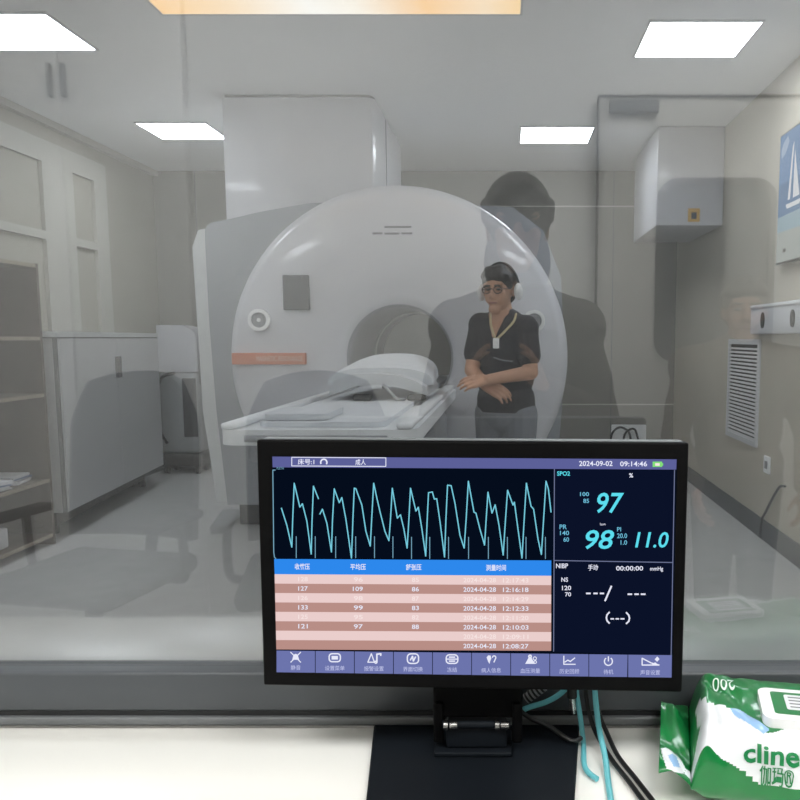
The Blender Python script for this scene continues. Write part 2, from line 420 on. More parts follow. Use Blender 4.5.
# front details
def fpt(u, v): return at(u, v, 5.02)
a, b = fpt(283, 275), fpt(310, 310)
t_ = MB().rbox(a.x, b.x, 5.0, 5.05, b.z, a.z, .006).build('display_screen', 'dark plastic', scan)
a, b = fpt(229, 353), fpt(306, 364.5)
MB().rbox(a.x + .02, b.x, 5.006, 5.07, b.z, a.z, .004).build('colour_strip', 'orange strip', scan)
def front_text(body, u0, v0, u1, v1, m, y):
    a, b = fpt(u0, v1), fpt(u1, v0); g, fs = glyphs(body); mb = MB()
    mb.add([(a.x + x * (b.x - a.x), y, a.z + z * (b.z - a.z)) for x, z in g], fs)
    return mb.build('lettering', m, scan, smooth=False)
front_text('MAGNETIC RESONANCE', 257, 356, 303, 361, 'pale lettering', 5.0045)
mb = MB()                                    # two thin rows of lettering too small to read, as worn grey dashes
for i, (u0, u1, v) in enumerate(((384, 411, 226.5), (372, 382, 233), (384, 399, 233.2), (401, 412, 233))):
    a, b = at(u0, v - 1, 5.0), at(u1, v + 1, 5.0); mb.box(a.x, b.x, 5.018, 5.024, b.z, a.z)
mb.build('nameplate', 'grey lettering', scan)
for u, v in ((260, 320), (534, 321)):
    c = fpt(u, v)
    d = MB().ring((c.x, c.z), .047, .068, 4.99, 5.06).build('control_dial', 'dial white', scan)
    MB().rbox(c.x - .036, c.x + .036, 4.995, 5.06, c.z - .036, c.z + .036, .012).ring((c.x, c.z), .0, .047, 5.0, 5.05).build('button', 'dial grey', d)
    MB().rod((c.x, 4.99, c.z), (c.x, 4.997, c.z), .012).build('button_mark', 'dial white', d)
# pair of small gloss marks are left to the lamps

# duct cover hanging over the scanner
duct = thing('duct_cover', 'tall white boxed duct cover rising from the scanner to the ceiling', 'duct cover', (-1.37, 5.9, 2.15))
DY0, DY1, DX0, DX1 = 5.5, 6.85, -1.87, -.865
pl = [(DX0, DY0), (DX1 - .05, DY0), (DX1 - .02, DY0 + .012), (DX1, DY0 + .05), (DX1, DY1), (DX0, DY1)]
MB().prism(pl, 'z', 2.046, CEIL - .022).build('panel', 'scanner white', duct)
MB().prism([(x + (.012 if x < -1.3 else -.012), y + .012) for x, y in pl], 'z', CEIL - .022, CEIL - .001).build('shadow_gap', 'laminate edge', duct)
MB().box(DX1 - .004, DX1 + .004, DY0 + .5, DY0 + .506, 2.2, CEIL - .03).build('joint', 'laminate edge', duct)

# ------------------------------------------------------------------ patient table
BZ = 1.0; BX0, BX1 = -.995, -.305
tab = thing('patient_table', 'long white scanner couch running out of the bore', 'couch', (GX, 4.0, 0))
def slab(x0, x1, y0, y1, z0, z1, r): return MB().prism(rrect(x0, x1, y0, y1, r), 'z', z0, z1)
slab(BX0, BX1, 2.74, 5.0, .93, .985, .07).build('tabletop', 'table white', tab)
slab(BX0 + .12, BX1 - .12, 2.8, 6.3, .986, 1.006, .05).build('mattress', 'mattress', tab)
for x in (BX0 + .012, BX1 - .072): MB().rbox(x, x + .06, 2.74, 4.98, .986, 1.008, .01).build('rail', 'table white', tab)
MB().rbox(BX0 + .08, BX1 - .08, 2.8, 4.98, .86, .929, .02).build('underframe', 'scanner silver', tab)
MB().rbox(-.98, -.36, 4.1, 4.98, .06, .86, .05).build('pedestal', 'scanner silver', tab)
MB().rbox(-1.0, -.34, 4.05, 4.98, 0, .06, .01).build('base', 'dark plastic', tab)
MB().rod((BX0 + .1, 2.73, .955), (BX1 - .1, 2.73, .955), .012).build('handle', 'dial grey', tab)
# receiver coil with draped pad
coil = thing('receiver_coil', 'grey curved receiver coil with white hood lying on the couch', 'scanner coil', (-.6, 4.1, 1.01))
lf = [(-.83, 1.03), (-.8, 1.10), (-.72, 1.13), (-.62, 1.135), (-.5, 1.125), (-.42, 1.10), (-.37, 1.07), (-.36, 1.03), (-.42, 1.045), (-.5, 1.07), (-.6, 1.08), (-.7, 1.075), (-.77, 1.05)]
MB().prism(lf, 'y', 3.75, 4.35).build('shell', 'coil shell', coil)
mb = MB(); nn = 14; rows = []
for j in range(11):
    y = 3.85 + .85 * j / 10; hh = .05 + .09 * math.sin(PI * min(1, .12 + .55 * j / 10)); w_ = .255 - .045 * j / 10
    rows.append([(-.6 + w_ * math.cos(PI - PI * i / nn) * (abs(math.cos(PI * i / nn)) ** -.25 if abs(math.cos(PI * i / nn)) > .05 else 1), y, 1.075 + hh * math.sin(PI * i / nn) ** .75) for i in range(nn + 1)])
vs = [p for r in rows for p in r]; W = nn + 1
fs = [(j * W + i, j * W + i + 1, (j + 1) * W + i + 1, (j + 1) * W + i) for j in range(10) for i in range(nn)] + [list(range(W)), list(range(10 * W, 11 * W))]
mb.add(vs, fs).build('hood', 'mattress', coil)
for x in (-.71, -.455): MB().rbox(x, x + .08, 3.72, 3.80, 1.009, 1.035, .006).build('foot', 'rubber black', coil)
MB().tube(spline([(-.57, 3.74, 1.07), (-.56, 3.71, 1.08), (-.53, 3.70, 1.05), (-.5, 3.70, 1.02), (-.46, 3.7, 1.02)]), .007).build('cable', 'dial grey', coil)
sheet = slab(BX0 + .13, BX0 + .36, 2.84, 3.15, 1.0085, 1.03, .03)
tag(sheet.build('folded_sheet', 'mattress'), 'white folded sheet lying on the near end of the couch', 'sheet')

# ------------------------------------------------------------------ left side furniture
cab = thing('storage_cabinet', 'long low white cabinet with dark edge line against the left wall', 'cabinet', (-3.1, 6.1, 0))
A, B = V((-2.85, 5.1)), V((-3.065, 7.08))
def quadbox(z0, z1, off=0., grow=0., xw=-3.36):
    return MB().prism([(xw, A.y - grow), (A.x + off, A.y - grow), (B.x + off, B.y + grow), (xw, B.y + grow)], 'z', z0, z1)
quadbox(.17, 1.305).build('body', 'laminate white', cab)
quadbox(1.306, 1.34, .012, .012).build('worktop', 'scanner edge', cab)
quadbox(1.296, 1.306, .006, .006).build('edge_band', 'laminate edge', cab)
d = (B - A).normalized(); nrm = V((d.y, -d.x))
def on_face(t0, t1, z0, z1, e=.012):
    p, q = A + d * t0, A + d * t1
    return MB().prism([tuple(p), tuple(p + nrm * e), tuple(q + nrm * e), tuple(q)], 'z', z0, z1)
for t0, t1 in ((.03, 1.0), (1.006, 1.98)):
    dr = on_face(t0, t1, .175, 1.292).build('door', 'laminate white', cab)
    hb = on_face(t1 - .04 if t0 < .5 else t0 + .02, t1 - .025 if t0 < .5 else t0 + .035, 1.0, 1.16, .03); hb.build('handle', 'laminate edge', dr)
MB().box(A.x - .012, A.x + .012, A.y - .014, A.y - .001, .17, 1.3).build('corner_strip', 'laminate edge', cab)
MB().rod((-2.955, A.y - .01, 1.2), (-2.955, A.y, 1.2), .018).build('lock', 'laminate edge', cab)
quadbox(.06, .17, -.12, -.1).build('plinth', 'rubber black', cab)
for x, y in ((-3.3, 5.25), (-3.02, 5.25), (-3.3, 6.95), (-3.2, 6.95)): MB().rod((x, y, 0), (x, y, .06), .03).build('foot', 'rubber black', cab)

bk = thing('bookcase', 'dark brown open bookcase standing beside the white cabinet', 'bookcase', (-3.1, 4.4, 0))
BX, BYA, BYB = -2.86, 3.75, 4.98
MB().box(-3.36, BX, BYB - .025, BYB, 0, 1.75).build('side_panel', 'dark wood', bk)
MB().box(-3.36, BX, BYA, BYA + .025, 0, 1.75).build('side_panel', 'dark wood', bk)
MB().box(-3.375, -3.36, BYA, BYB, 0, 1.75).build('back_panel', 'dark wood', bk)
for z in (.05, .40, .935, 1.285, 1.725):
    s_ = MB().box(-3.359, BX - .004, BYA + .026, BYB - .026, z, z + .022).build('shelf', 'dark wood', bk)
    MB().box(BX - .0035, BX, BYA + .026, BYB - .026, z, z + .022).build('edge_band', 'wood edge', s_)
SHZ = .4225
for i, (x, y, r, m, lab) in enumerate(((-3.06, 4.78, .1, 'paper', 'white paper bundle on the lower bookcase shelf, farthest along'),
                                   (-3.02, 4.52, -.25, 'paper', 'loose white papers fanned on the lower bookcase shelf'))):
    mb = MB()
    for k in range(6):
        M = Matrix.Translation((x + random.uniform(-.012, .012), y + random.uniform(-.012, .012), 0)) @ Matrix.Rotation(r + random.uniform(-.15, .15), 4, 'Z')
        z = SHZ + .001 + k * .009; mb.cur = 1 if k == 3 else 0
        vs = [M @ V((a, b, c)) for c in (z, z + .008) for a, b in ((-.13, -.1), (.13, -.1), (.13, .1), (-.13, .1))]
        mb.add(vs, [(0, 3, 2, 1), (4, 5, 6, 7), (0, 1, 5, 4), (1, 2, 6, 5), (2, 3, 7, 6), (3, 0, 4, 7)])
    tag(mb.build('paper_bundle', ['paper', 'paper blue']), lab, 'papers', 'papers in the bookcase')
tag(MB().rbox(-3.2, -2.93, 4.38, 4.62, .0725, .19, .01).build('archive_box', 'paper'), 'pale box on the bottom shelf of the brown bookcase', 'box')

cart = thing('medical_cart', 'white rounded equipment cart on black casters between cabinet and scanner', 'cart', (-3.1, 7.73, 0))
cx0, cx1 = -3.29, -2.915; y0, y1 = 7.6, 7.86
MB().prism([(cx0, .98), (cx1, .98), (cx1, 1.29)] + [(cx1 - .17 + .17 * math.cos(math.radians(a)), 1.29 + .13 * math.sin(math.radians(a))) for a in range(10, 91, 10)] + [(cx0, 1.42)], 'y', y0, y1).build('head_unit', 'scanner white', cart)
MB().rbox(cx1 + .001, cx1 + .04, y0 + .03, y1 - .02, .86, 1.36, .01).build('side_rail', 'laminate edge', cart)
MB().rbox(cx0, cx1 - .01, y0, y1, .2, .978, .03).build('body', 'cart grey', cart)
MB().rbox(cx1 - .15, cx1 - .02, y0 - .013, y0 - .001, .36, .92, .004).build('front_panel', 'dark plastic', cart)
MB().tube(spline([(cx0 + .16, y0 - .006, .97), (cx0 + .06, y0 - .08, .92), (cx0 + .0, y0 - .1, .7), (cx0 + .02, y0 - .09, .45), (cx0 + .06, y0 - .015, .3)]), .014).build('hose', 'rubber black', cart)
MB().rbox(cx0 - .02, cx1 + .03, y0 - .03, y1 + .01, .07, .198, .03).build('base', 'rubber black', cart)
for x in (cx0 + .04, cx1 - .04):
    for y in (y0 + .02, y1 - .03): MB().rod((x - .015, y, .045), (x + .015, y, .045), .045).build('caster', 'rubber black', cart)

# ------------------------------------------------------------------ right wall
corner = thing('corner_duct', 'white ceiling box with amber sticker in the back corner by the television', 'duct box', (1.42, 6.9, 2.15))
MB().rbox(1.165, RX - .004, 6.3, 7.4, 2.16, CEIL - .004, .008).build('panel', 'scanner white', corner)
c = at(694, 215, 6.29); MB().box(c.x - .045, c.x + .045, 6.292, 6.299, c.z - .05, c.z + .05).build('sticker', 'sticker amber', corner)
MB().box(c.x - .02, c.x + .02, 6.289, 6.2915, c.z - .03, c.z + .02).build('sticker_mark', 'dark plastic', corner)

TVX = RX - .04
tv = thing('television', 'wall television showing a white sailboat on blue sea', 'television', (RX, 4.2, 2.1))
ty0, ty1, tz0, tz1 = 3.62, 4.93, 1.735, 2.495
MB().rbox(TVX, RX - .002, ty0, ty1, tz0, tz1, .006).build('casing', 'television black', tv)
def tvq(mb, pts, e):  # pts in (s along wall from far edge 0..1 near, t up 0..1)
    n0 = len(pts); mb.add([(TVX - e, ty1 - .012 - s * (ty1 - ty0 - .024), tz0 + .012 + t * (tz1 - tz0 - .024)) for s, t in pts], [list(range(n0))])
emit('tv sky', (112, 160, 214), .75); emit('tv sky pale', (176, 202, 236), .8); emit('tv sea', (92, 140, 190), .75); emit('tv haze', (170, 200, 215), .75); emit('tv sand', (196, 203, 200), .72); emit('tv sail', (236, 240, 246), .9); emit('tv mark', (120, 120, 116), .6)
scr = MB(); tvq(scr, [(0, .62), (1, .62), (1, 1), (0, 1)], .0012)
pic = scr.build('screen', 'tv sky', tv, smooth=False)
for nm, m, e, polys in (('sea', 'tv sea', .0012, [[(0, .36), (1, .36), (1, .62), (0, .62)]]), ('shallow', 'tv haze', .0016, [[(0, .24), (1, .22), (1, .38), (0, .36)]]),
                        ('sand', 'tv sand', .0012, [[(0, 0), (1, 0), (1, .36), (0, .36)]]),
                        ('cloud', 'tv sky pale', .0016, [[(.02, .82), (.07, .84), (.12, .92), (.1, .97), (.05, .94), (.02, .9)]]), ('cloud', 'tv sky pale', .0016, [[(.3, .8), (.45, .78), (.6, .86), (.42, .92)]]),
                        ('sailboat', 'tv sail', .002, [[(.125, .47), (.155, .47), (.185, .90), (.165, .86)], [(.19, .47), (.27, .47), (.195, .84)], [(.1, .44), (.3, .44), (.27, .405), (.12, .405)]]),
                        ('corner_mark', 'tv mark', .0019, [[(.085, .07), (.125, .07), (.125, .10), (.085, .10)]])):
    mb = MB()
    for p_ in polys: tvq(mb, p_, e)
    mb.build(nm, m, pic, smooth=False)

rl = thing('medical_gas_rail', 'white horizontal wall trunking with dark outlets below the television', 'wall rail', (RX, 4.4, 1.42))
MB().rbox(RX - .05, RX - .002, 3.3, 5.36, 1.325, 1.512, .008).build('housing', 'rail white', rl)
MB().rbox(RX - .056, RX - .0505, 3.3, 5.36, 1.49, 1.505, .002).build('cap_strip', 'dial white', rl)
for y in (5.1, 4.57, 4.1, 3.6):
    ou = MB().prism([(y + .035 * math.cos(2 * PI * i / 24), 1.41 + .05 * math.sin(2 * PI * i / 24)) for i in range(24)], 'x', RX - .056, RX - .0505).build('outlet', 'rubber black', rl)
vt = thing('air_vent', 'white louvred air vent low on the wall beneath the trunking', 'vent', (RX, 5.62, .93))
vy0, vy1, vz0, vz1 = 5.262, 5.99, .575, 1.29
f = MB()
for a in ((vy0, vy1, vz0, vz0 + .035), (vy0, vy1, vz1 - .035, vz1), (vy0, vy0 + .035, vz0 + .035, vz1 - .035), (vy1 - .035, vy1, vz0 + .035, vz1 - .035)): f.box(RX - .018, RX - .002, a[0], a[1], a[2], a[3])
f.build('frame', 'vent white', vt); MB().box(RX - .004, RX - .002, vy0 + .035, vy1 - .035, vz0 + .035, vz1 - .035).build('backing', 'vent dark', vt)
zz = vz0 + .04
mb = MB()
while zz < vz1 - .05:
    mb.add([(RX - .016, y, zz) for y in (vy0 + .03, vy1 - .03)] + [(RX - .005, y, zz + .011) for y in (vy1 - .03, vy0 + .03)] + [(RX - .016, y, zz + .003) for y in (vy0 + .03, vy1 - .03)] + [(RX - .005, y, zz + .014) for y in (vy1 - .03, vy0 + .03)],
           [(0, 1, 2, 3), (7, 6, 5, 4), (0, 4, 5, 1), (2, 6, 7, 3), (1, 5, 6, 2), (0, 3, 7, 4)]); zz += .0262
mb.build('slat', 'vent white', vt, smooth=False)
ot = thing('wall_socket', 'small white socket plate on the wall under the vent', 'socket', (RX, 5.05, .49))
MB().rbox(RX - .014, RX - .001, 4.99, 5.1, .44, .55, .004).build('plate', 'dial white', ot); MB().rbox(RX - .018, RX - .0145, 5.02, 5.07, .47, .52, .001).build('outlet', 'dial grey', ot)
tag(MB().tube(spline([(RX - .012, 4.70, .42), (RX - .016, 4.78, .40), (RX - .018, 4.9, .30), (RX - .02, 5.0, .2), (RX - .024, 5.06, .13), (RX - .026, 5.08, .012)]), .008).build('wall_cable', 'laminate edge'), 'thin dark cable running down the beige wall to the skirting', 'cable')
sb = thing('socket_box', 'white socket box on the back wall behind the monitor top', 'socket', (1.15, BACK_Y, .4))
a, b = at(612, 425, BACK_Y - .05), at(646, 441, BACK_Y - .05)
MB().rbox(a.x, b.x, BACK_Y - .05, BACK_Y - .002, .28, a.z, .006).build('housing', 'dial white', sb)
MB().tube(spline([(a.x - .02, BACK_Y - .07, .2), (a.x + .0, BACK_Y - .075, .36), (a.x + .08, BACK_Y - .08, .42), (a.x + .17, BACK_Y - .075, .36), (a.x + .19, BACK_Y - .07, .2)]), .011).build('cable', 'rubber black', sb)
MB().tube(spline([(a.x + .1, BACK_Y - .075, .2), (a.x + .13, BACK_Y - .08, .36), (a.x + .22, BACK_Y - .08, .4), (a.x + .27, BACK_Y - .07, .25)]), .011).build('cable', 'rubber black', sb)

# ------------------------------------------------------------------ people
def hand(mb, wrist, d, pn, side_sign=1, curl=(.35, .5, .4), s=1.):
    d = V(d).normalized(); pn = V(pn); pn = (pn - d * pn.dot(d)).normalized(); sd = d.cross(pn) * side_sign
    w = V(wrist)
    for k, off in enumerate((.033, .011, -.011, -.033)):
        L = (.068, .078, .073, .056)[k] * s; kn = w + d * (.088 - .006 * abs(k - 1)) * s + sd * off * s
        mb.cap(w + d * .012 * s + sd * off * .55 * s, kn, .0135 * s, .0115 * s, 10, 3)
        p = kn; a = 0.
        for q, fr in enumerate((.45, .32, .23)):
            a += curl[q]; e = p + (d * math.cos(a) + pn * math.sin(a) + sd * off * .8) .normalized() * L * fr
            mb.cap(p, e, (.0092 - .0009 * q) * s, (.0085 - .001 * q) * s, 10, 3); p = e
    b0 = w + d * .022 * s + sd * .026 * s; b1 = b0 + (d * .55 + sd * .6 + pn * .45).normalized() * .042 * s
    mb.cap(b0, b1, .0145 * s, .0115 * s, 10, 3); mb.cap(b1, b1 + (d * .85 + sd * .15 + pn * .5).normalized() * .034 * s, .0105 * s, .0085 * s, 10, 3)
def frame_of(fwd, tilt=0., roll=0.):
    f = V(fwd).normalized(); r = f.cross(V((0, 0, 1))).normalized(); u = r.cross(f)
    M = Matrix((r, f, u)).transposed()
    return M @ Matrix.Rotation(tilt, 3, 'X') @ Matrix.Rotation(roll, 3, 'Y')
def person(label, base, J, facing, head_dir, mats, group=None, voxel=.006, glasses=False, head_tilt=0., hands=None, hair_full=1., long_sleeve=False, vneck=False, long_hair=False):
    skin, shirt_m, trous_m = mats
    t = thing('person', label, 'person', base, group)
    F = frame_of(facing); H = frame_of(head_dir, head_tilt); hc = V(J['head'])
    def h(a, b, c): return hc + H @ V((a, b, c))
    B = MB()
    B.ell(h(0, -.012, .022), (.074, .094, .098), H); B.ell(h(0, .016, -.045), (.058, .068, .07), H); B.cap(h(-.012, .066, -.098), h(.012, .066, -.098), .022)
    B.cap(h(0, .078, .012), h(0, .098, -.028), .009, .0135); B.cap(h(-.012, .088, -.032), h(.012, .088, -.032), .009)
    B.cap(h(-.045, .07, .028), h(.045, .07, .028), .013); B.cap(h(-.042, .058, -.02), h(-.03, .062, -.05), .02); B.cap(h(.042, .058, -.02), h(.03, .062, -.05), .02)
    B.cap(h(-.02, .075, -.064), h(.02, .075, -.064), .0095)
    for s in (-1, 1): B.ell(h(s * .077, -.008, -.008), (.010, .02, .031), H)
    nb = V(J['neck'])
    B.cap(nb, h(0, -.015, -.06), .058, .052)
    pel = V(J['pelvis']); wv = F @ V((1, 0, 0)); fv = F @ V((0, 1, 0))
    spine = nb - V((0, 0, .02)); mid = (spine + pel) / 2
    def torso(b, g):
        b.ell(spine * .72 + pel * .28 + V((0, 0, .005)), (.158 + g, .105 + g, .2), F); b.ell(spine * .35 + pel * .65, (.142 + g, .1 + g, .18), F); b.ell(pel + V((0, 0, .02)), (.152 + g, .108 + g, .13), F)
        for k in ('sl', 'sr'): b.cap(spine - V((0, 0, .025)) , V(J[k]), .062 + g, .054 + g); b.cap(V(J[k]), spine * .7 + pel * .3 + (V(J[k]) - spine) * .35, .058 + g, .085 + g)
    torso(B, 0)
    for a, e, w_ in (('sl', 'el', 'wl'), ('sr', 'er', 'wr')):
        B.cap(J[a], J[e], .05, .04); B.cap(J[e], J[w_], .04, .0275)
    for k in (-1, 1):
        hip = pel + wv * .085 * k - V((0, 0, .03)); kn = V(J.get('kl' if k < 0 else 'kr', hip + V((0, 0, -.40)) + fv * .01)); an = V(J.get('al' if k < 0 else 'ar', (kn.x, kn.y, base[2] + .085)))
        B.cap(hip, kn, .082, .055); B.cap(kn, an, .054, .038)
        B.cap(an - V((0, 0, .035)), an - V((0, 0, .045)) + fv * .13, .038, .03)
    if vneck:
        B.cap(nb + fv * .035 - V((0, 0, .005)), nb * .8 + pel * .2 + fv * .1185, .052, .012); B.cap(nb + fv * .03 + wv * .03, nb * .86 + pel * .14 + fv * .1185, .04, .016); B.cap(nb + fv * .03 - wv * .03, nb * .86 + pel * .14 + fv * .1185, .04, .016)
    for hd in hands or []: hand(B, *hd)
    fuse('body', B, skin, t, voxel, 3)
    # clothes
    S = MB(); torso(S, .03 if long_sleeve else .014)
    S.cap(pel + V((0, 0, .05)) - wv * .055, pel + V((0, 0, .05)) + wv * .055, .108); S.cap(pel + V((0, 0, .16)) - wv * .05, pel + V((0, 0, .16)) + wv * .05, .106)
    for a, e, w_ in (('sl', 'el', 'wl'), ('sr', 'er', 'wr')):
        p, q = V(J[a]), V(J[e]); S.cap(p, p + (q - p) * .62, .064, .064)
        if long_sleeve: S.cap(p, q, .068, .054); S.cap(q, q + (V(J[w_]) - q) * .93, .054, .04)
    fuse('jacket' if long_sleeve else 'shirt', S, shirt_m, t, voxel, 3)
    T = MB(); T.ell(pel + V((0, 0, -.02)), (.16, .118, .12), F)
    for k in (-1, 1):
        hip = pel + wv * .085 * k - V((0, 0, .03)); kn = V(J.get('kl' if k < 0 else 'kr', hip + V((0, 0, -.40)) + fv * .01)); an = V(J.get('al' if k < 0 else 'ar', (kn.x, kn.y, base[2] + .085)))
        T.cap(hip, kn, .096, .072); T.cap(kn, an + V((0, 0, .02)), .07, .06)
    fuse('trousers', T, trous_m, t, voxel, 3)
    for k in (-1, 1):
        hip = pel + wv * .085 * k; kn = V(J.get('kl' if k < 0 else 'kr', hip + fv * .01)); an = V(J.get('al' if k < 0 else 'ar', (kn.x, kn.y, base[2] + .085)))
        f0 = V((an.x, an.y, base[2])); Q = MB()
        Q.cap(f0 + V((0, 0, .047)) - fv * .03, f0 + V((0, 0, .044)) + fv * .15, .046, .042); Q.cap(f0 + V((0, 0, .047)), f0 + V((0, 0, .09)), .048, .046)
        fuse('shoe', Q, 'shoe', t, .008, 2)
    R = MB(); q = hair_full
    R.ell(h(0, -.022, .04), (.083 * q, .1 * q, .094 * q), H); R.ell(h(0, -.06, -.0), (.074 * q, .062 * q, .085), H)
    for s in (-1, 1): R.cap(h(s * .072 * q, .02, .06), h(s * .076 * q, .012, .02), .018, .012); R.cap(h(s * .02, .06, .098), h(s * .062, .05, .072), .026, .02)
    R.cap(h(-.045, .066, .074), h(.045, .066, .08), .024, .022); R.cap(h(-.035, .05, .1), h(.035, .05, .1), .026, .026)
    if long_hair: R.ell(h(0, -.04, -.095), (.094, .075, .13), H)
    fuse('hair', R, 'hair', t, .006, 2)
    for s in (-1, 1):
        MB().ell(h(s * .031, .0745, .004), (.0135, .008, .0065), H).build('eye', 'eye dark', t)
        MB().cap(h(s * .016, .084, .024), h(s * .047, .078, .026), .0045, .0035).build('eyebrow', 'hair', t)
    MB().cap(h(-.019, .083, -.064), h(.019, .083, -.064), .0042).build('mouth', 'lip', t)
    if glasses:
        G = MB()
        for s in (-1, 1):
            G.tube([h(s * .033 + .024 * math.cos(2 * PI * i / 20), .094 - .006 * abs(math.cos(2 * PI * i / 20)), .002 + .0185 * math.sin(2 * PI * i / 20)) for i in range(20)], .0024, 8, True)
            G.tube([h(s * .057, .088, .006), h(s * .082, .03, .004), h(s * .082, -.01, .0)], .002, 8)
        G.tube([h(-.009, .096, .006), h(0, .1, .009), h(.009, .096, .006)], .0022, 8)
        G.build('glasses', 'eye dark', t)
    return t, h, H
# technician beside the scanner couch
TY = 4.3
fc = (-.42, -.9, 0)
Jt = dict(head=(-.03, TY - .02, 1.552), neck=(-.012, TY + .01, 1.41), pelvis=(.005, TY + .02, .92), sl=(-.128, TY + .05, 1.365), sr=(.108, TY - .065, 1.35),
          el=(-.178, TY - .01, 1.13), er=(.135, TY - .10, 1.12), wl=(-.10, TY - .19, 1.055), wr=(-.085, TY - .25, 1.09))
# viewer-left arm and viewer-right arm cross at the belly
hands_t = [((-.10, TY - .19, 1.055), (.85, -.25, -.35), (.2, .5, -.6), 1), ((-.085, TY - .25, 1.09), (-.95, -.12, -.12), (0, .6, -.6), -1, (.2, .35, .3))]
tech, hh, HM = person('person in dark scrub shirt standing beside the scanner couch, forearms crossed, wearing glasses', (0, TY, 0), Jt, fc, (-.42, -.9, -.08), ('skin', 'scrub navy', 'trouser grey'), glasses=True, vneck=True, voxel=.005, hands=hands_t)
cord = [(-.075, TY - .055, 1.425), (-.075, TY - .10, 1.375), (-.062, TY - .135, 1.33), (-.05, TY - .152, 1.296)]
cord2 = [(.058, TY - .055, 1.425), (.045, TY - .115, 1.385), (.0, TY - .146, 1.335), (-.04, TY - .155, 1.296)]
ly = MB().tube(spline(cord), .006).tube(spline(cord2), .006).build('lanyard', 'cord tan', tech)
MB().rbox(-.062, -.03, TY - .168, TY - .156, 1.246, 1.298, .004).build('badge', 'dial white', ly)
MB().tube(spline([(-.06, TY - .16, 1.2), (-.01, TY - .17, 1.185), (.04, TY - .165, 1.18)]), .0035).build('pocket_seam', 'trouser grey', tech)
hp = thing('headphones', 'white over-ear headphones worn by the person in scrubs', 'headphones', tuple(hh(0, 0, -.01)))
for s in (-1, 1):
    cpd = MB(); cpd.ell(hh(s * .1075, -.006, -.012), (.02, .036, .044), HM); cpd.build('ear_cup', 'dial white', hp)
MB().tube([hh(.106 * math.cos(PI * i / 20), -.02, .0 + .140 * math.sin(PI * i / 20)) for i in range(21)], .006, 10).build('headband', 'dark plastic', hp)

# photographer, seen mirrored in the glass
PX = .034
Jp = dict(head=(PX, -.195, 1.597), neck=(PX, -.245, 1.42), pelvis=(PX, -.29, .93), sl=(PX - .165, -.25, 1.325), sr=(PX + .165, -.25, 1.325),
          el=(PX - .225, -.2, 1.07), er=(PX + .235, -.21, 1.07), wl=(-.106, -.12, 1.165), wr=(.106, -.12, 1.165))
hands_p = [((-.106, -.12, 1.165), (.30, .42, .85), (.9, .1, -.2), 1, (.2, .3, .3)), ((.106, -.12, 1.165), (-.30, .42, .85), (-.9, .1, -.2), -1, (.2, .3, .3))]
person('person in brown jacket photographing the scene, mirrored in the glass over the scanner', (PX, -.29, 0), Jp, (0, 1, 0), (0, 1, -.1), ('skin rear', 'jacket', 'trouser dark'), voxel=.005, hands=hands_p, hair_full=1.15, long_hair=True, long_sleeve=True)
ph = thing('phone', 'dark phone held up by the photographer', 'phone', (0, -.03, 1.25))
M = Matrix.Translation((0, -.03, 1.25)) @ Matrix.Rotation(-PITCH, 4, 'X')
MB().rbox(-.037, .037, -.0085, -.0005, -.075, .065, .004).build('body', 'phone black', ph, M=M)
MB().rbox(-.03, -.004, -.0003, .0015, .015, .04, .001).build('lens', 'television black', ph, M=M)
# bystander near the door
Jb = dict(head=(.9, -1.02, 1.40), neck=(.9, -1.05, 1.262), pelvis=(.9, -1.06, .80), sl=(.71, -1.05, 1.185), sr=(1.09, -1.05, 1.185),
          el=(.645, -1.0, .93), er=(1.155, -1.0, .93), wl=(.70, -.88, .75), wr=(1.1, -.88, .75))
person('person in brown standing before the door, mirrored in the glass over the vent', (.9, -1.06, 0), Jb, (0, 1, 0), (-.2, 1, 0), ('skin rear', 'jacket brown', 'trouser dark'), voxel=.008, hands=[((.70, -.88, .75), (.1, .35, -.9), (1, 0, 0), 1), ((1.1, -.88, .75), (-.1, .35, -.9), (-1, 0, 0), -1)], long_sleeve=True)

# ------------------------------------------------------------------ control room behind the camera (seen only in the glass)
door = thing('door_1', None, None, (.9, CB, 0), kind='structure')
DV = 2 * GLASS_Y - CB - .05                       # mirrored distance of the door face
def mir(u, v): return at(u, v, DV)
dx0, dx1, dtop = mir(600, 97).x, 1.36, mir(600, 97).z
MB().box(dx0, dx1, CB + .002, CB + .045, 0, dtop).build('door_leaf', 'door leaf', door)
f = MB()
for x in (dx0 - .007, dx1 + .002): f.box(x, x + .005, CB + .002, CB + .06, 0, dtop + .007)
f.box(dx0 - .002, dx1 + .002, CB + .002, CB + .06, dtop + .002, dtop + .007); f.build('door_frame', 'door seal', door)
a, b = mir(657, 178), mir(775, 362)
gx0, gx1, gz0, gz1 = a.x, b.x - .02, b.z, a.z
o_ = rrect(gx0, gx1, gz0, gz1, .09); i_ = rrect(gx0 + .03, gx1 - .03, gz0 + .03, gz1 - .03, .065); N_ = len(o_)
mb = MB(); mb.add([(x, CB + .046, z) for x, z in o_] + [(x, CB + .046, z) for x, z in i_] + [(x, CB + .058, z) for x, z in o_] + [(x, CB + .058, z) for x, z in i_],
    [q for k in range(N_) for q in ((k, (k + 1) % N_, N_ + (k + 1) % N_, N_ + k), (2 * N_ + k, 3 * N_ + k, 3 * N_ + (k + 1) % N_, 2 * N_ + (k + 1) % N_), (k, 2 * N_ + k, 2 * N_ + (k + 1) % N_, (k + 1) % N_), (N_ + k, N_ + (k + 1) % N_, 3 * N_ + (k + 1) % N_, 3 * N_ + k))])
mb.build('glazing_seal', 'door seal', door)
MB().prism(rrect(gx0 + .028, gx1 - .028, gz0 + .028, gz1 - .028, .066), 'y', CB + .046, CB + .052).build('glazing', 'door glass', door)
a, b = mir(609, 102), mir(658, 114)
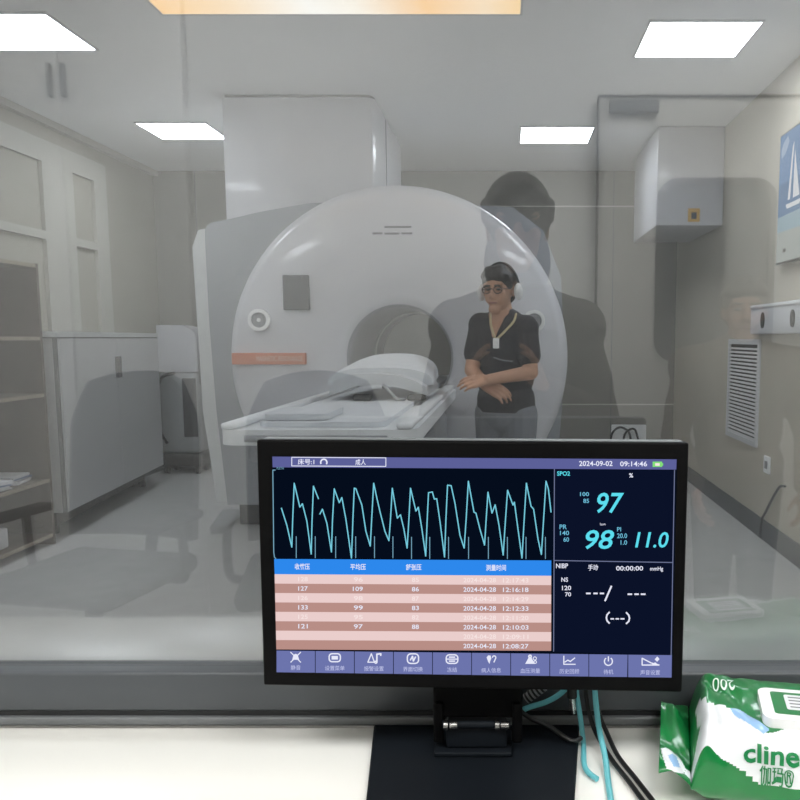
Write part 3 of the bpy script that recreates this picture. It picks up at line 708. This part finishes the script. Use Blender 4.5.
MB().rbox(a.x, b.x, CB + .046, CB + .08, b.z, a.z, .004).build('door_closer', 'skirting grey', door)
MB().rod((dx1 - .08, CB + .08, 1.02), (dx1 - .2, CB + .08, 1.02), .01).build('door_handle', 'metal', door)
cup = thing('wall_cupboard', 'tall white cupboard with two upright handles, mirrored above the bookcase', 'cupboard', (-1.85, CB + .2, 0))
MB().box(-2.36, -1.3, CB + .004, CB + .03, 0, CEIL - .01).build('carcass', 'cupboard white', cup)
for x0, x1, hx in ((-2.355, -1.808, -1.833), (-1.802, -1.305, -1.778)):
    for z0, z1, hz in ((.08, CEIL - .02, 2.265),):
        dr = MB().rbox(x0, x1, CB + .031, CB + .05, z0, z1, .003).build('door', 'cupboard white', cup)
        MB().rbox(hx - .008, hx + .008, CB + .05, CB + .075, hz, hz + .13, .004).build('handle', 'door seal', dr)
def office_chair(x, y, rz, label, first=None):
    if first:
        c = copy_tree(first); c.location = (x, y, 0); c.rotation_euler.z = rz; c['label'] = label; return c
    t = thing('office_chair', label, 'chair', (0, 0, 0), 'office chairs behind the desk')
    MB().rbox(-.25, .25, -.25, .24, .46, .53, .03).build('seat', 'chair mesh', t)
    mb = MB(); nn = 12
    vs = []
    for th in (0, .04):
        for j in range(nn + 1):
            for i in range(nn + 1):
                a, b = -1 + 2 * i / nn, j / nn; wd = .25 * (1 - .35 * max(0, b - .7) ** 1.2 / .3)
                cr = 1 - .06 * a * a * max(0, (b - .55) / .45)
                vs.append((a * wd, -.25 - .06 * b + .05 * a * a + th * -1, .58 + .6 * b * cr))
    K = (nn + 1) ** 2; W = nn + 1
    fs = [(s_ + j * W + i, s_ + j * W + i + 1, s_ + (j + 1) * W + i + 1, s_ + (j + 1) * W + i) for s_ in (0, K) for j in range(nn) for i in range(nn)]
    for i in range(nn): fs += [(i, i + 1, K + i + 1, K + i), (nn * W + i, nn * W + i + 1, K + nn * W + i + 1, K + nn * W + i), (i * W, (i + 1) * W, K + (i + 1) * W, K + i * W), (i * W + nn, (i + 1) * W + nn, K + (i + 1) * W + nn, K + i * W + nn)]
    mb.add(vs, fs).build('backrest', 'chair mesh', t)
    MB().tube([(0, -.1, .45), (0, -.31, .46), (0, -.34, .62)], .022).build('back_support', 'chair frame', t)
    for s in (-1, 1): MB().tube(spline([(s * .24, -.1, .47), (s * .3, -.08, .5), (s * .3, -.06, .68)]), .015).rbox(s * .3 - .03, s * .3 + .03, -.16, .1, .68, .71, .01).build('armrest', 'chair frame', t)
    MB().rod((0, 0, .1), (0, 0, .46), .028).build('column', 'chair frame', t)
    for k in range(5):
        a = 2 * PI * k / 5 + .3; e = V((math.cos(a) * .29, math.sin(a) * .29, .075))
        l_ = MB().cap((0, 0, .11), e, .028, .018).build('leg', 'chair frame', t)
        MB().rod(e + V((-.02 * math.sin(a), .02 * math.cos(a), -.042)), e + V((.02 * math.sin(a), -.02 * math.cos(a), -.042)), .033).build('caster', 'rubber black', l_)
    t.location = (x, y, 0); t.rotation_euler.z = rz
    return t
c1 = office_chair(-1.40, -.62, .2, 'grey office chair mirrored over the white cabinet')
office_chair(-.63, -.62, -.2, 'grey office chair mirrored over the couch foot', c1)

# ------------------------------------------------------------------ desk
dk = thing('desk', 'white desk under the observation window', 'desk', (0, .8, 0))
MB().rbox(-1.49, 1.14, .62, .984, .765, DESK_Z, .004).build('tabletop', 'desk white', dk)
for x in (-1.48, 1.1): MB().box(x, x + .03, .64, .92, 0, .764).build('side_panel', 'desk white', dk)
MB().box(-1.45, 1.1, .9, .918, .3, .764).build('modesty_panel', 'desk white', dk)

# ------------------------------------------------------------------ monitor
mon = thing('patient_monitor', 'black desktop monitor showing cyan pulse curve and pink table', 'monitor', (-.038, .9, DESK_Z))
MM = Matrix.Translation((-.03818, .87, 1.04636)) @ Matrix.Rotation(-.03104, 4, 'Z') @ Matrix.Rotation(-.00838, 4, 'X') @ Matrix.Rotation(.00338, 4, 'Y')
MI = MM.inverted(); MW, MH = .4718, .2812
def S(u, v):
    o = MI @ EYE; d = MI.to_3x3() @ ray(u, v); p = o - d * (o.y / d.y); return p.x, p.z
MB().rbox(-MW / 2 - .0018, MW / 2 + .0022, 0, .022, -MH / 2 - .0016, MH / 2, .0022).rbox(-MW / 2 + .03, MW / 2 - .03, .0215, .045, -MH / 2 + .03, MH / 2 - .04, .012).build('casing', 'monitor black', mon, M=MM)
MB().rbox(-MW / 2 + .004, MW / 2 - .004, .004, .022, MH / 2 + .0002, MH / 2 + .0012, .0004).build('lit_top_edge', 'lit edge grey', mon, M=MM)  # paler strip paints in the light caught along the casing's top edge
UI = {}
for nme, c, k in (('ui back', (5, 13, 28), 1), ('ui right', (11, 18, 40), 1), ('ui bar', (92, 96, 152), 1), ('ui bar light', (150, 156, 205), 1), ('ui blue', (45, 136, 236), 1), ('ui pink', (234, 206, 204), 1),
                  ('ui rose', (184, 142, 134), 1), ('ui menu', (108, 116, 172), 1), ('ui white', (232, 234, 250), 1), ('ui soft', (198, 202, 238), 1), ('ui faint', (246, 228, 226), 1), ('ui cyan', (92, 222, 240), 1),
                  ('ui trace', (120, 206, 226), 1), ('ui tick', (120, 170, 195), 1), ('ui green', (130, 222, 120), 1), ('ui line', (110, 118, 150), 1), ('ui dark', (38, 42, 74), 1), ('ui cyan dim', (110, 190, 220), 1)):
    emit(nme, c, k)
class UIB(MB):
    def quad(s, pts, e):
        s.add([(S(u, v)[0], -e, S(u, v)[1]) for u, v in pts], [list(range(len(pts)))]); return s
    def rect(s, u0, v0, u1, v1, e): return s.quad([(u0, v0), (u1, v0), (u1, v1), (u0, v1)], e)
    def line(s, pts, w, e):
        for (a, b) in zip(pts, pts[1:]):
            d = V((b[0] - a[0], b[1] - a[1])); d = d.normalized() if d.length else V((1, 0)); nn_ = V((-d.y, d.x)) * w / 2; x = d * w * .25
            s.quad([(a[0] + nn_.x - x.x, a[1] + nn_.y - x.y), (b[0] + nn_.x + x.x, b[1] + nn_.y + x.y), (b[0] - nn_.x + x.x, b[1] - nn_.y + x.y), (a[0] - nn_.x - x.x, a[1] - nn_.y - x.y)], e)
        return s
    def text(s, body, u0, v0, u1, v1, e, shear=0., bold=.0):
        g, fs = glyphs(body, shear, bold); sl = .007  # screen is turned a little: lines drop to the right
        s.add([(S(u0 + x * (u1 - u0), v1 - z * (v1 - v0))[0], -e, S(u0 + x * (u1 - u0), v1 - z * (v1 - v0))[1]) for x, z in g], fs); return s
def row_v(u, l, r): return l + (r - l) * (u - 272) / 402
b = UIB(); b.quad([(272, 456), (677, 459), (672, 677.5), (277, 672)], .0003)
scrn = b.build('screen', 'ui back', mon, smooth=False, M=MM); scrn['label'] = 'lit display with dark background'
def up(mb, nme, mats): return mb.build(nme, mats, scrn, smooth=False, M=MM)
b = UIB(); b.quad([(272.5, 456.5), (676.5, 459.3), (676.2, 469.5), (272.8, 467.2)], .0006)
b.cur = 1
for pts in ([(292, 457.2), (386, 457.7)], [(292, 465.8), (386, 466.3)], [(292, 457.2), (292, 465.8)], [(386, 457.7), (386, 466.3)]): b.line(pts, .8, .0009)
b.text('床号:1', 298, 458.7, 314.5, 464.6, .0009, 0, .012); b.text('成人', 355.5, 459, 366, 465, .0009, 0, .012)
b.line([(324 + 3.1 * math.cos(math.radians(t_)), 462.4 - 3.3 * math.sin(math.radians(t_))) for t_ in range(-25, 206, 15)], 1.5, .0009)
b.text('2024-09-02', 579, 460.8, 612.5, 466, .0009, 0, .015); b.text('09:14:46', 620, 461.2, 647, 466.3, .0009, 0, .015)
b.cur = 2; b.rect(652.5, 461.5, 662, 466.8, .0009); b.rect(662, 463, 663, 465.5, .0009)
b.cur = 3; b.rect(655, 463, 659.5, 465.6, .0012)
up(b, 'status_bar', ['ui bar', 'ui white', 'ui green', 'ui faint'])
Z2 = lambda L: [(265 + x / 5, 455 + y / 5) for x, y in L]
Z1 = lambda L: [(400 + x / 5, 455 + y / 5) for x, y in L]
t1 = Z2([(83, 265), (110, 350), (135, 460), (139, 330), (147, 140), (160, 195), (175, 260), (188, 243), (210, 330), (232, 495), (236, 330), (243, 155), (268, 218)])
t2 = Z2([(275, 295), (288, 270), (310, 340), (333, 485), (338, 330), (347, 168), (372, 238), (385, 212), (405, 320), (433, 515), (441, 300), (447, 165), (455, 168), (485, 250), (505, 380), (527, 455), (534, 320), (544, 140), (560, 215), (575, 280), (600, 380), (620, 428), (628, 320), (637, 165), (662, 315), (678, 298), (695, 370), (711, 465), (720, 320)])
t2 += Z1([(53, 165), (80, 280), (92, 260), (110, 370), (129, 505), (136, 330), (143, 188), (162, 184), (172, 220), (184, 218), (200, 330), (223, 510), (230, 320), (238, 150), (256, 153), (275, 240), (300, 400), (321, 465), (331, 320), (342, 130), (370, 285), (380, 290), (400, 370), (423, 450), (431, 320), (440, 185), (460, 290), (476, 248), (495, 350), (516, 500), (527, 330), (538, 175), (565, 250), (572, 235), (590, 370), (610, 515), (621, 320), (632, 140), (655, 255), (668, 270), (690, 420), (707, 497), (718, 320), (730, 130), (742, 170), (755, 285)])
b = UIB(); b.line(t1, 1.15, .0007).line(t2, 1.15, .0007); b.cur = 1
for x in (157, 252, 354, 454, 548, 640): b.line(Z2([(x, 407), (x, 514)]), .75, .0006)
for x in (58, 149, 243, 343, 442, 537, 630, 727): b.line(Z1([(x, 410), (x, 518)]), .75, .0006)
b.line([(275.5, 470), (273, 470), (273.9, 552), (274.6, 557), (276, 558.5)], .9, .0006); b.text('PLETH', 277, 466.9, 284, 469.3, .0011)
up(b, 'waveform', ['ui trace', 'ui tick'])
b = UIB(); b.quad([(554.6, 469.3), (675, 470.2), (672, 655), (554, 651.5)], .0005); b.cur = 1
b.line([(554.4, 469), (553.6, 651)], .9, .0008); b.line([(674.4, 470), (671, 655)], .9, .0008); b.line([(554.5, 560.3), (672.5, 562.3)], .9, .0008)
b.cur = 2
b.text('SPO2', 557, 471.2, 570, 475.6, .0008, 0, .02)
b.text('97', 597, 492.5, 624, 513, .0008, .22, .012); b.text('98', 585.5, 529.8, 614, 549, .0008, .22, .012); b.text('11.0', 635, 531.8, 668.5, 547.5, .0008, .2, .012)
b.cur = 3
b.text('100', 580, 492, 589, 496, .0008, 0, .015); b.text('85', 583.2, 498.6, 589, 502.8, .0008, 0, .015)
for s_, a in (('PR', (559.5, 524.4, 566.8, 529)), ('140', (560, 530.6, 569, 535)), ('60', (563.4, 537, 569, 541.6)), ('PI', (617, 527, 621, 531.2)), ('20.0', (617, 533.2, 627, 538)), ('1.0', (620.5, 540, 627, 544.6))): b.text(s_, *a, .0008, 0, .012)
b.cur = 4
b.text('%', 629, 473, 633, 477.5, .0008, 0, .02); b.text('bpm', 600, 522.8, 605.5, 525.8, .0008)
for s_, a in (('NIBP', (556, 563.3, 568, 568)), ('手动', (588, 564.3, 598, 570.4)), ('00:00:00', (616, 565.8, 643, 570.4)), ('mmHg', (650, 566.5, 663, 571.6)), ('NS', (561.3, 577.2, 568, 581.6)), ('120', (562, 585.5, 571, 590)), ('70', (565, 592, 571, 596.2))): b.text(s_, *a, .0008, 0, .015)
for u0, u1 in ((586, 590.6), (593.4, 597.6), (599.8, 604)): b.rect(u0, 592.4, u1, 594, .0008)
b.line([(605, 600.5), (611.3, 586)], 1.7, .0008)
for u0, u1 in ((627.5, 632), (634.3, 638.7), (640.7, 645.4)): b.rect(u0, 593.2, u1, 594.8, .0008)
for u0, u1 in ((610.4, 614), (615.5, 619), (620.4, 624.4)): b.rect(u0, 617.9, u1, 619.3, .0008)
b.line([(609.3, 612), (607, 614.5), (606.3, 617.5), (607, 620.5), (609.3, 623)], 1.5, .0008); b.line([(626.2, 612.3), (628.7, 615), (629.4, 618), (628.7, 621), (626.2, 623.4)], 1.5, .0008)
up(b, 'reading_panel', ['ui right', 'ui line', 'ui cyan', 'ui cyan dim', 'ui white'])
b = UIB(); b.quad([(274.3, 558.8), (551.3, 560.3), (551.2, 575.6), (274.8, 574)], .0007); b.cur = 1
for s_, a in (('收缩压', (295, 563.2, 310, 569.4)), ('平均压', (350.5, 563.5, 366, 569.7)), ('舒张压', (406, 563.8, 421.5, 570)), ('测量时间', (486, 564.4, 506, 570.6))): b.text(s_, *a, .001, 0, .015)
up(b, 'table_header', ['ui blue', 'ui white'])
b = UIB()
for i in range(8):
    b.cur = i % 2
    l0, l1 = 574 + 9.4 * i, 574 + 9.4 * (i + 1); r0, r1 = 575.6 + 9.37 * i, 575.6 + 9.37 * (i + 1)
    b.quad([(274.8 + .22 * i, l0), (551.2, r0), (551.1, r1), (275 + .22 * i, l1)], .0007)
rows = [('128', '96', '85', '12:17:43'), ('127', '109', '86', '12:16:18'), ('126', '98', '87', '12:14:29'), ('133', '99', '83', '12:12:33'), ('125', '95', '82', '12:11:20'), ('121', '97', '88', '12:10:03'), ('', '', '', '12:09:11'), ('', '', '', '12:08:27')]
for i, r in enumerate(rows):
    b.cur = 2 if i % 2 else 3
    vc = lambda u: 574 + 9.4 * (i + .5) + 1.6 * (u - 275) / 276
    for s_, u0, u1 in ((r[0], 298.5, 308), (r[1], 354 if len(r[1]) < 3 else 353, 363), (r[2], 412, 419), ('2024-04-28', 463.5, 496), (r[3], 503, 528.5)):
        if s_: b.text(s_, u0, vc(u0) - 2.2, u1, vc(u1) + 2.2, .001, 0, .012)
up(b, 'table_row', ['ui pink', 'ui rose', 'ui white', 'ui faint'])
icons = ['mute', 'menu', 'alarm', 'swap', 'freeze', 'patient', 'cuff', 'trend', 'power', 'sound']
labels = ['静音', '设置菜单', '报警设置', '界面切换', '冻结', '病人信息', '血压测量', '历史回顾', '待机', '声音设置']
for i in range(10):
    u0, u1 = 276.4 + 39.05 * i + .35, 276.4 + 39.05 * (i + 1) - .35; dv = .62 * i
    if i == 9: u1 = 671.8
    b = UIB(); vt0, vb0 = 650.3 + dv * .75, 672 + dv * .87
    b.quad([(u0, vt0), (u1, vt0 + .45), (u1 - (.4 if i > 7 else 0), vb0 + .45), (u0, vb0)], .0007); b.cur = 1
    c, y = (u0 + u1) / 2, vt0 + 6.6; E_ = .001
    def circ(cx, cy, r, w=1.1, a0=0, a1=360): b.line([(cx + r * math.cos(math.radians(t_)), cy + r * math.sin(math.radians(t_))) for t_ in range(a0, a1 + 1, 20)], w, E_)
    def rr(w_, h_, w=1.3): b.line([(c + x, y - z) for x, z in rrect(-w_, w_, -h_, h_, min(w_, h_) * .7, 3)] + [(c + w_, y - h_ * .3)], w, E_)
    ic = icons[i]
    if ic == 'mute':
        b.quad([(c - 3.5, y + 2.5), (c - 2, y - 2.5), (c, y - 3.5), (c + 2, y - 2.5), (c + 3.5, y + 2.5)], E_); b.line([(c - 5, y - 5), (c + 5, y + 5)], 1, E_); b.line([(c + 5, y - 5), (c - 5, y + 5)], 1, E_)
    elif ic == 'menu':
        rr(5.6, 4); b.rect(c - 3.2, y - 1.8, c + 3.2, y + 1.8, E_)
    elif ic == 'alarm':
        b.line([(c - 6, y + 4), (c - 2.5, y - 4.5), (c + .5, y + 4), (c - 6, y + 4)], 1.1, E_); b.line([(c + 3, y + 4), (c + 3, y - 4), (c + 7, y - 4.4), (c + 6.8, y - 2.6)], 1.5, E_); circ(c + 2, y + 4, 1, 1.2)
    elif ic == 'swap':
        rr(5.6, 4.8); b.line([(c - 2.6, y + 1.5), (c - .4, y - 2.5), (c + .4, y + 2.5), (c + 2.6, y - 1.8)], 1.4, E_)
    elif ic == 'freeze':
        rr(5.8, 4.3); b.line([(c - 2.8, y - 2), (c + 2.8, y - 2)], 1.4, E_); b.line([(c - 2.8, y + 2), (c + 2.8, y + 2)], 1.4, E_); b.rect(c - 5.5, y - .6, c + 5.5, y + .6, E_)
    elif ic == 'patient':
        b.quad([(c - 4.5, y - 2), (c - 3, y - 4.2), (c - .6, y - 4), (c + .2, y - 1), (c - 1, y + 1.5), (c - 1.6, y + 4.4), (c - 3, y + 2)], E_); circ(c + 3, y - 2, 1.7, 1.1, 180, 380); b.line([(c + 4.6, y - 1.5), (c + 2.8, y + 2.6)], 1.1, E_)
    elif ic == 'cuff':
        b.quad([(c - 1.6, y - 2.5), (c + 1.2, y - 2.5), (c + 4.6, y + 3.8), (c - 5, y + 3.8)], E_); circ(c - .2, y - 3.6, 1.2, 1.4); circ(c + 4.6, y - 1.6, 1.6, .8); circ(c + 5, y + 2, 1.3, .8)
    elif ic == 'trend':
        b.line([(c - 5.5, y - 4.5), (c - 5.5, y + 3.8), (c + 6, y + 3.8)], 1.1, E_); b.line([(c - 4.5, y + 1.6), (c - 1.5, y - .4), (c + 1, y + 1), (c + 5.5, y - 2.6)], 1.1, E_)
    elif ic == 'power':
        circ(c, y + .4, 4, 1.2, -50, 230); b.rect(c - .6, y - 4.6, c + .6, y + .4, E_)
    else:
        b.line([(c - 8, y + 3.6), (c - 8, y - 3.2), (c + 1, y + 1.5), (c + 9, y + 3.6), (c - 8, y + 3.6)], 1.2, E_); b.quad([(c + 1, y + 3.4), (c + 5, y + .8), (c + 8.5, y + 3.4)], E_); b.quad([(c + 4.5, y - 2), (c + 7, y - 5), (c + 9.5, y - 2.4), (c + 7, y + .3)], E_)
    b.cur = 2; L_ = len(labels[i]); hw = 2.45 * L_
    b.text(labels[i], c - hw, vb0 - 7.2, c + hw, vb0 - 2.4, E_, 0, .0)
    mo = up(b, 'menu_button', ['ui menu', 'ui white', 'ui soft'])

# stand
NX0, NX1 = at(434.5, 740, .915).x, at(522, 740, .915).x
mb = MB(); mb.rbox(NX0, NX1, .904, .935, .852, 1.06, .003)
for x0, x1 in ((NX0, NX0 + .012), (NX1 - .012, NX1)): mb.rbox(x0, x1, .900, .935, .822, .872, .003)
mb.rbox(NX0 + .02, NX1 - .02, .905, .94, .98, 1.12, .004)
mb.build('neck', 'stand dark', mon)
LX0, LX1 = at(446, 726, .905).x, at(507, 726, .905).x
MB().rbox(LX0, LX1, .902, .93, .815, .842, .003).build('lower_bracket', 'stand black', mon)
MB().rod((LX0 - .004, .900, .846), (LX1 + .004, .900, .846), .0045).build('hinge_pin', 'stand black', mon)
for x in (LX0 - .002, LX1 - .014): MB().rod((x, .898, .846), (x + .005, .898, .846), .006).rod((x + .007, .898, .846), (x + .016, .898, .846), .0048).build('hinge_bolt', 'metal', mon)
FX0, FX1 = at(434, 761, .897).x, at(512, 761, .897).x
MB().rbox(FX0, FX1, .893, .95, .8085, .8145, .002).build('foot_bracket', 'stand black', mon)
bl = [on_z(374, 724, .808), on_z(366, 800, .808), on_z(574.5, 800, .808), on_z(579, 731, .808)]
l_, r_ = bl[0], bl[3]
def ext(p, q, Y): k = (Y - p.y) / (q.y - p.y); return (p.x + (q.x - p.x) * k, Y)
poly = [ext(bl[0], bl[1], .976), ext(bl[0], bl[1], .79), ext(bl[3], bl[2], .79), ext(bl[3], bl[2], .976)]
mb = MB().prism(poly, 'z', DESK_Z + .0005, .808); me = mb.build('base', 'stand black', mon)
q = me.modifiers.new('b', 'BEVEL'); q.width = .0025; q.segments = 2; apply_mods(me)

# ------------------------------------------------------------------ cables on the desk
def cable(name, pts, r, m, label, cat='cable', grp=None):
    return tag(MB().tube(spline(pts, 6), r, 10).build(name, m), label, cat, grp)
def px(L): return [at(u, v, Y) for u, v, Y in L]
tc = cable('teal_cable', px([(596, 676, .955), (595, 692, .95), (599, 728, .93), (605, 756, .89), (608, 780, .853)]) + [on_z(611.5, 806, .8045), on_z(616, 850, .8045)], .0036, 'cable teal', 'bright teal cable hanging in front of the black cable pair')
cable('teal_cable', px([(575, 676, .965), (577, 696, .962), (581, 722, .95), (583.5, 745, .935)]) + [on_z(584, 763, .8045), on_z(588, 772, .8045), on_z(597, 779, .8045)], .0033, 'cable teal', 'teal cable dropping to the desk close beside the monitor base')
cable('teal_cable', px([(518, 712, .965), (530, 707, .966), (546, 702, .967), (560, 694, .968), (572, 682, .968)]), .0036, 'cable teal', 'teal cable looping behind the monitor just right of its neck')
cable('black_cable', px([(586, 676, .965), (586, 694, .962), (590, 716, .955), (597, 735, .94)]) + [on_z(612, 760, .8045), on_z(630, 783, .8045), on_z(651, 812, .8045)], .0029, 'cable black', 'black cable of the running pair, next to the teal cable')
cable('black_cable', px([(594, 676, .966), (594, 694, .966), (600, 716, .957), (607, 733, .943)]) + [on_z(618, 756, .8045), on_z(636, 779, .8045), on_z(657, 806, .8045)], .0029, 'cable black', 'black cable of the running pair, nearer the wipes pack')
cable('black_cable', px([(516, 690, .962), (519, 708, .962), (530, 718, .955), (550, 727, .945), (566, 738, .93)]) + [on_z(575, 741, .812), on_z(581, 738, .812)], .003, 'cable black', 'black cable sagging from the monitor neck across its base')
pg = thing('plug', 'silver and black connector plug hanging under the monitor edge', 'connector', tuple(at(572, 690, .955)))
a, b_ = at(572, 688, .957), at(572, 699, .957)
MB().rod(a + V((0, 0, .012)), at(572, 697, .957), .0062).build('collar', 'rubber black', pg); MB().rod(at(572, 697, .957), at(573, 709, .957), .0048).rod(at(573, 708, .957), at(573.5, 713, .957), .003).build('barrel', 'metal', pg)
pg2 = thing('plug', 'grey ribbed connector plug beside the monitor neck', 'connector', tuple(at(536, 692, .96)))
MB().rod(at(526, 699, .975), at(544, 686, .975), .0065).build('barrel', 'dial grey', pg2)
mb = MB()
for k in range(5): mb.rod(at(527 + 3.4 * k, 698 - 2.5 * k, .975), at(528.6 + 3.4 * k, 696.8 - 2.5 * k, .975), .0072)
mb.build('grip_rib', 'rubber black', pg2)

# ------------------------------------------------------------------ wipes pack
WL, WD, WH = .285, .178, .088; WA = math.radians(-12)
EX, EY = V((math.cos(WA), math.sin(WA), 0)), V((-math.sin(WA), math.cos(WA), 0))
WC = V((.216, .888, DESK_Z)) + EX * (WL / 2)
def wsurf(x, w):
    """x: along the pack, w: round its girth 0..1 (0 = desk side at the back, .25 back face, .5 top, .75 front face)"""
    e = min(1, max(0, (WL / 2 - abs(x)) / .019)); e = e * (2 - e)
    h = .006 + (WH - .006) * e
    hd = WD / 2 * (1.03 - .05 * e)
    t = -PI / 2 + w * 2 * PI
    c_, s_ = math.cos(t), math.sin(t)
    y = hd * math.copysign(abs(c_) ** .42, c_); z = h / 2 + h / 2 * math.copysign(abs(s_) ** .55, s_)
    if abs(x) > WL / 2: z += .01 * (1 + math.sin(y * 60 + x * 40)) * min(1, (abs(x) - WL / 2) / .02) + .004
    up_ = max(0, s_ + .3)
    k = noise.noise(V((x * 22, y * 24, 3.1))) * .0036 + noise.noise(V((x * 60, y * 50, 9))) * .0014
    end = max(0, 1 - (x + WL / 2) / .11) if x < 0 else 0
    k += end * noise.noise(V((x * 60, y * 36 + x * 40, 1))) * .006 + end * .0022 * math.sin(y * 80 + x * 90)
    z += k * min(1, up_) * (.35 + .65 * min(1, z / .03))
    if .55 < w < .95: y -= noise.noise(V((x * 40, w * 9, 5))) * .004 * (1 if abs(x) < WL / 2 else .3)
    # lengthwise gusset crease near the front edge
    z += .022 * (1 - e)
    z = max(z, .0006)
    p = WC + EX * x + EY * y + V((0, 0, z))
    return p
wp = thing('wipes_pack', 'green and white plastic pack of wipes lying beside the monitor', 'wipes pack', tuple(WC))
NXs, NWs = 300, 280; XA, XB = -WL / 2 - .034, WL / 2 + .022
WHITE = [[(-.1325, .53), (-.1369, .495), (-.1237, .503), (-.1104, .508), (-.0994, .51), (-.0861, .545), (-.0685, .595), (-.0552, .585), (-.0353, .54), (.02, .52), (.1, .55), (.2, .6), (.2, .74), (.05, .765),
          (-.0353, .757), (-.0707, .757), (-.0928, .745), (-.1126, .725), (-.1347, .66), (-.150, .65), (-.148, .60), (-.139, .57)], [(-.175, .54), (-.157, .53), (-.148, .60), (-.151, .66), (-.16, .76), (-.168, .72)]]
BLUE = [[(-.1016, .51), (-.0906, .51), (-.0751, .53), (-.0618, .575), (-.0685, .6), (-.0839, .56)], [(-.167, .58), (-.158, .56), (-.154, .62), (-.161, .67)]]
def inside(p, poly):
    c = False; j = len(poly) - 1
    for i in range(len(poly)):
        a, b2 = poly[i], poly[j]
        if (a[1] > p[1]) != (b2[1] > p[1]) and p[0] < (b2[0] - a[0]) * (p[1] - a[1]) / (b2[1] - a[1]) + a[0]: c = not c
        j = i
    return c
vs = [wsurf(XA + (XB - XA) * i / NXs, j / NWs) for i in range(NXs + 1) for j in range(NWs)]
mb = MB(); fs = []; mi = []
for i in range(NXs):
    for j in range(NWs):
        fs.append((i * NWs + j, i * NWs + (j + 1) % NWs, (i + 1) * NWs + (j + 1) % NWs, (i + 1) * NWs + j))
        q = (XA + (XB - XA) * (i + .5) / NXs, (j + .5) / NWs)
        mi.append(2 if any(inside(q, P) for P in BLUE) else 1 if any(inside(q, P) for P in WHITE) else 0)
mb.add(vs, fs); mb.mi = mi
mb.add([vs[j] for j in range(NWs)], [list(range(NWs))]); mb.add([vs[NXs * NWs + j] for j in range(NWs)], [list(range(NWs))])
mb.build('pouch', ['wipes green', 'wipes white', 'wipes blue'], wp, angle=60)
def wtext(body, x0, x1, w0, w1, m, flip=False, slope=0., bold=0.):
    g, fs = glyphs(body, 0., bold); mb = MB(); out = []; bm_ = bmesh.new()
    gv = [bm_.verts.new((x, z, 0)) for x, z in g]
    for f_ in fs:
        try: bm_.faces.new([gv[i] for i in f_])
        except ValueError: pass
    for k_ in range(3): bmesh.ops.subdivide_edges(bm_, edges=[e_ for e_ in bm_.edges if abs(e_.verts[0].co.y - e_.verts[1].co.y) > .12 or abs(e_.verts[0].co.x - e_.verts[1].co.x) > .06], cuts=1); bmesh.ops.triangulate(bm_, faces=bm_.faces[:])
    bm_.verts.index_update(); g = [(v_.co.x, v_.co.y) for v_ in bm_.verts]; fs = [[v_.index for v_ in f_.verts] for f_ in bm_.faces]; bm_.free()
    for x, z in g:
        if flip: x, z = 1 - x, 1 - z
        X, W_ = x0 + (x1 - x0) * x, w1 + (w0 - w1) * z + slope * x
        p = wsurf(X, W_); du = wsurf(X + .001, W_) - p; dw = wsurf(X, W_ + .002) - p; nn_ = du.cross(dw).normalized()
        if nn_.dot(EYE - p) < 0: nn_ = -nn_
        out.append(p + nn_ * .0014)
    return mb.add(out, fs).build('lettering', m, wp, smooth=False)
wtext('clinell', -.090, -.022, .648, .727, 'wipes text green', bold=.025)
wtext('伽玛®', -.0735, -.0395, .731, .7575, 'wipes text green', bold=.015)
wtext('200', -.116, -.091, .455, .492, 'wipes text white', flip=True)
# flip lid on the top
PM = Matrix.Translation(WC) @ Matrix.Rotation(WA, 4, 'Z')
lid = MB().prism(rrect(-.068, .03, -.060, .018, .012), 'z', WH - .006, WH + .009).build('flip_lid', 'dial white', wp, M=PM)
MB().prism(rrect(-.055, .018, -.047, .008, .004), 'z', WH + .0091, WH + .0096).build('lid_label', 'wipes green', lid, M=PM)
MB().prism(rrect(-.041, .008, -.036, .001, .003), 'z', WH + .0097, WH + .0100).build('label_print', 'paper', lid, M=PM)
mb = MB()
for k in range(4): mb.box(-.037, -.004 - .004 * (k % 2), -.031 + .008 * k, -.0285 + .008 * k, WH + .0101, WH + .0103)
mb.build('label_line', 'grey lettering', lid, M=PM)

# ------------------------------------------------------------------ world, camera, view
wd = bpy.data.worlds.new('World'); SC.world = wd; wd.use_nodes = True
wd.node_tree.nodes['Background'].inputs[0].default_value = (.5, .5, .5, 1); wd.node_tree.nodes['Background'].inputs[1].default_value = .02
cd = bpy.data.cameras.new('Camera'); cam = bpy.data.objects.new('Camera', cd); COL.objects.link(cam)
cd.sensor_width = 36; cd.sensor_fit = 'HORIZONTAL'; cd.lens = 36; cd.clip_start = .01
cd.shift_x = (400 - CX) / 800; cd.shift_y = (CY - 400) / 800
cam.location = EYE; cam.rotation_euler = (PI / 2 - PITCH, 0, 0); SC.camera = cam
SC.view_settings.view_transform = 'Standard'; SC.view_settings.look = 'None'; SC.view_settings.gamma = 1; SC.view_settings.use_curve_mapping = False
SC.view_settings.exposure = 0
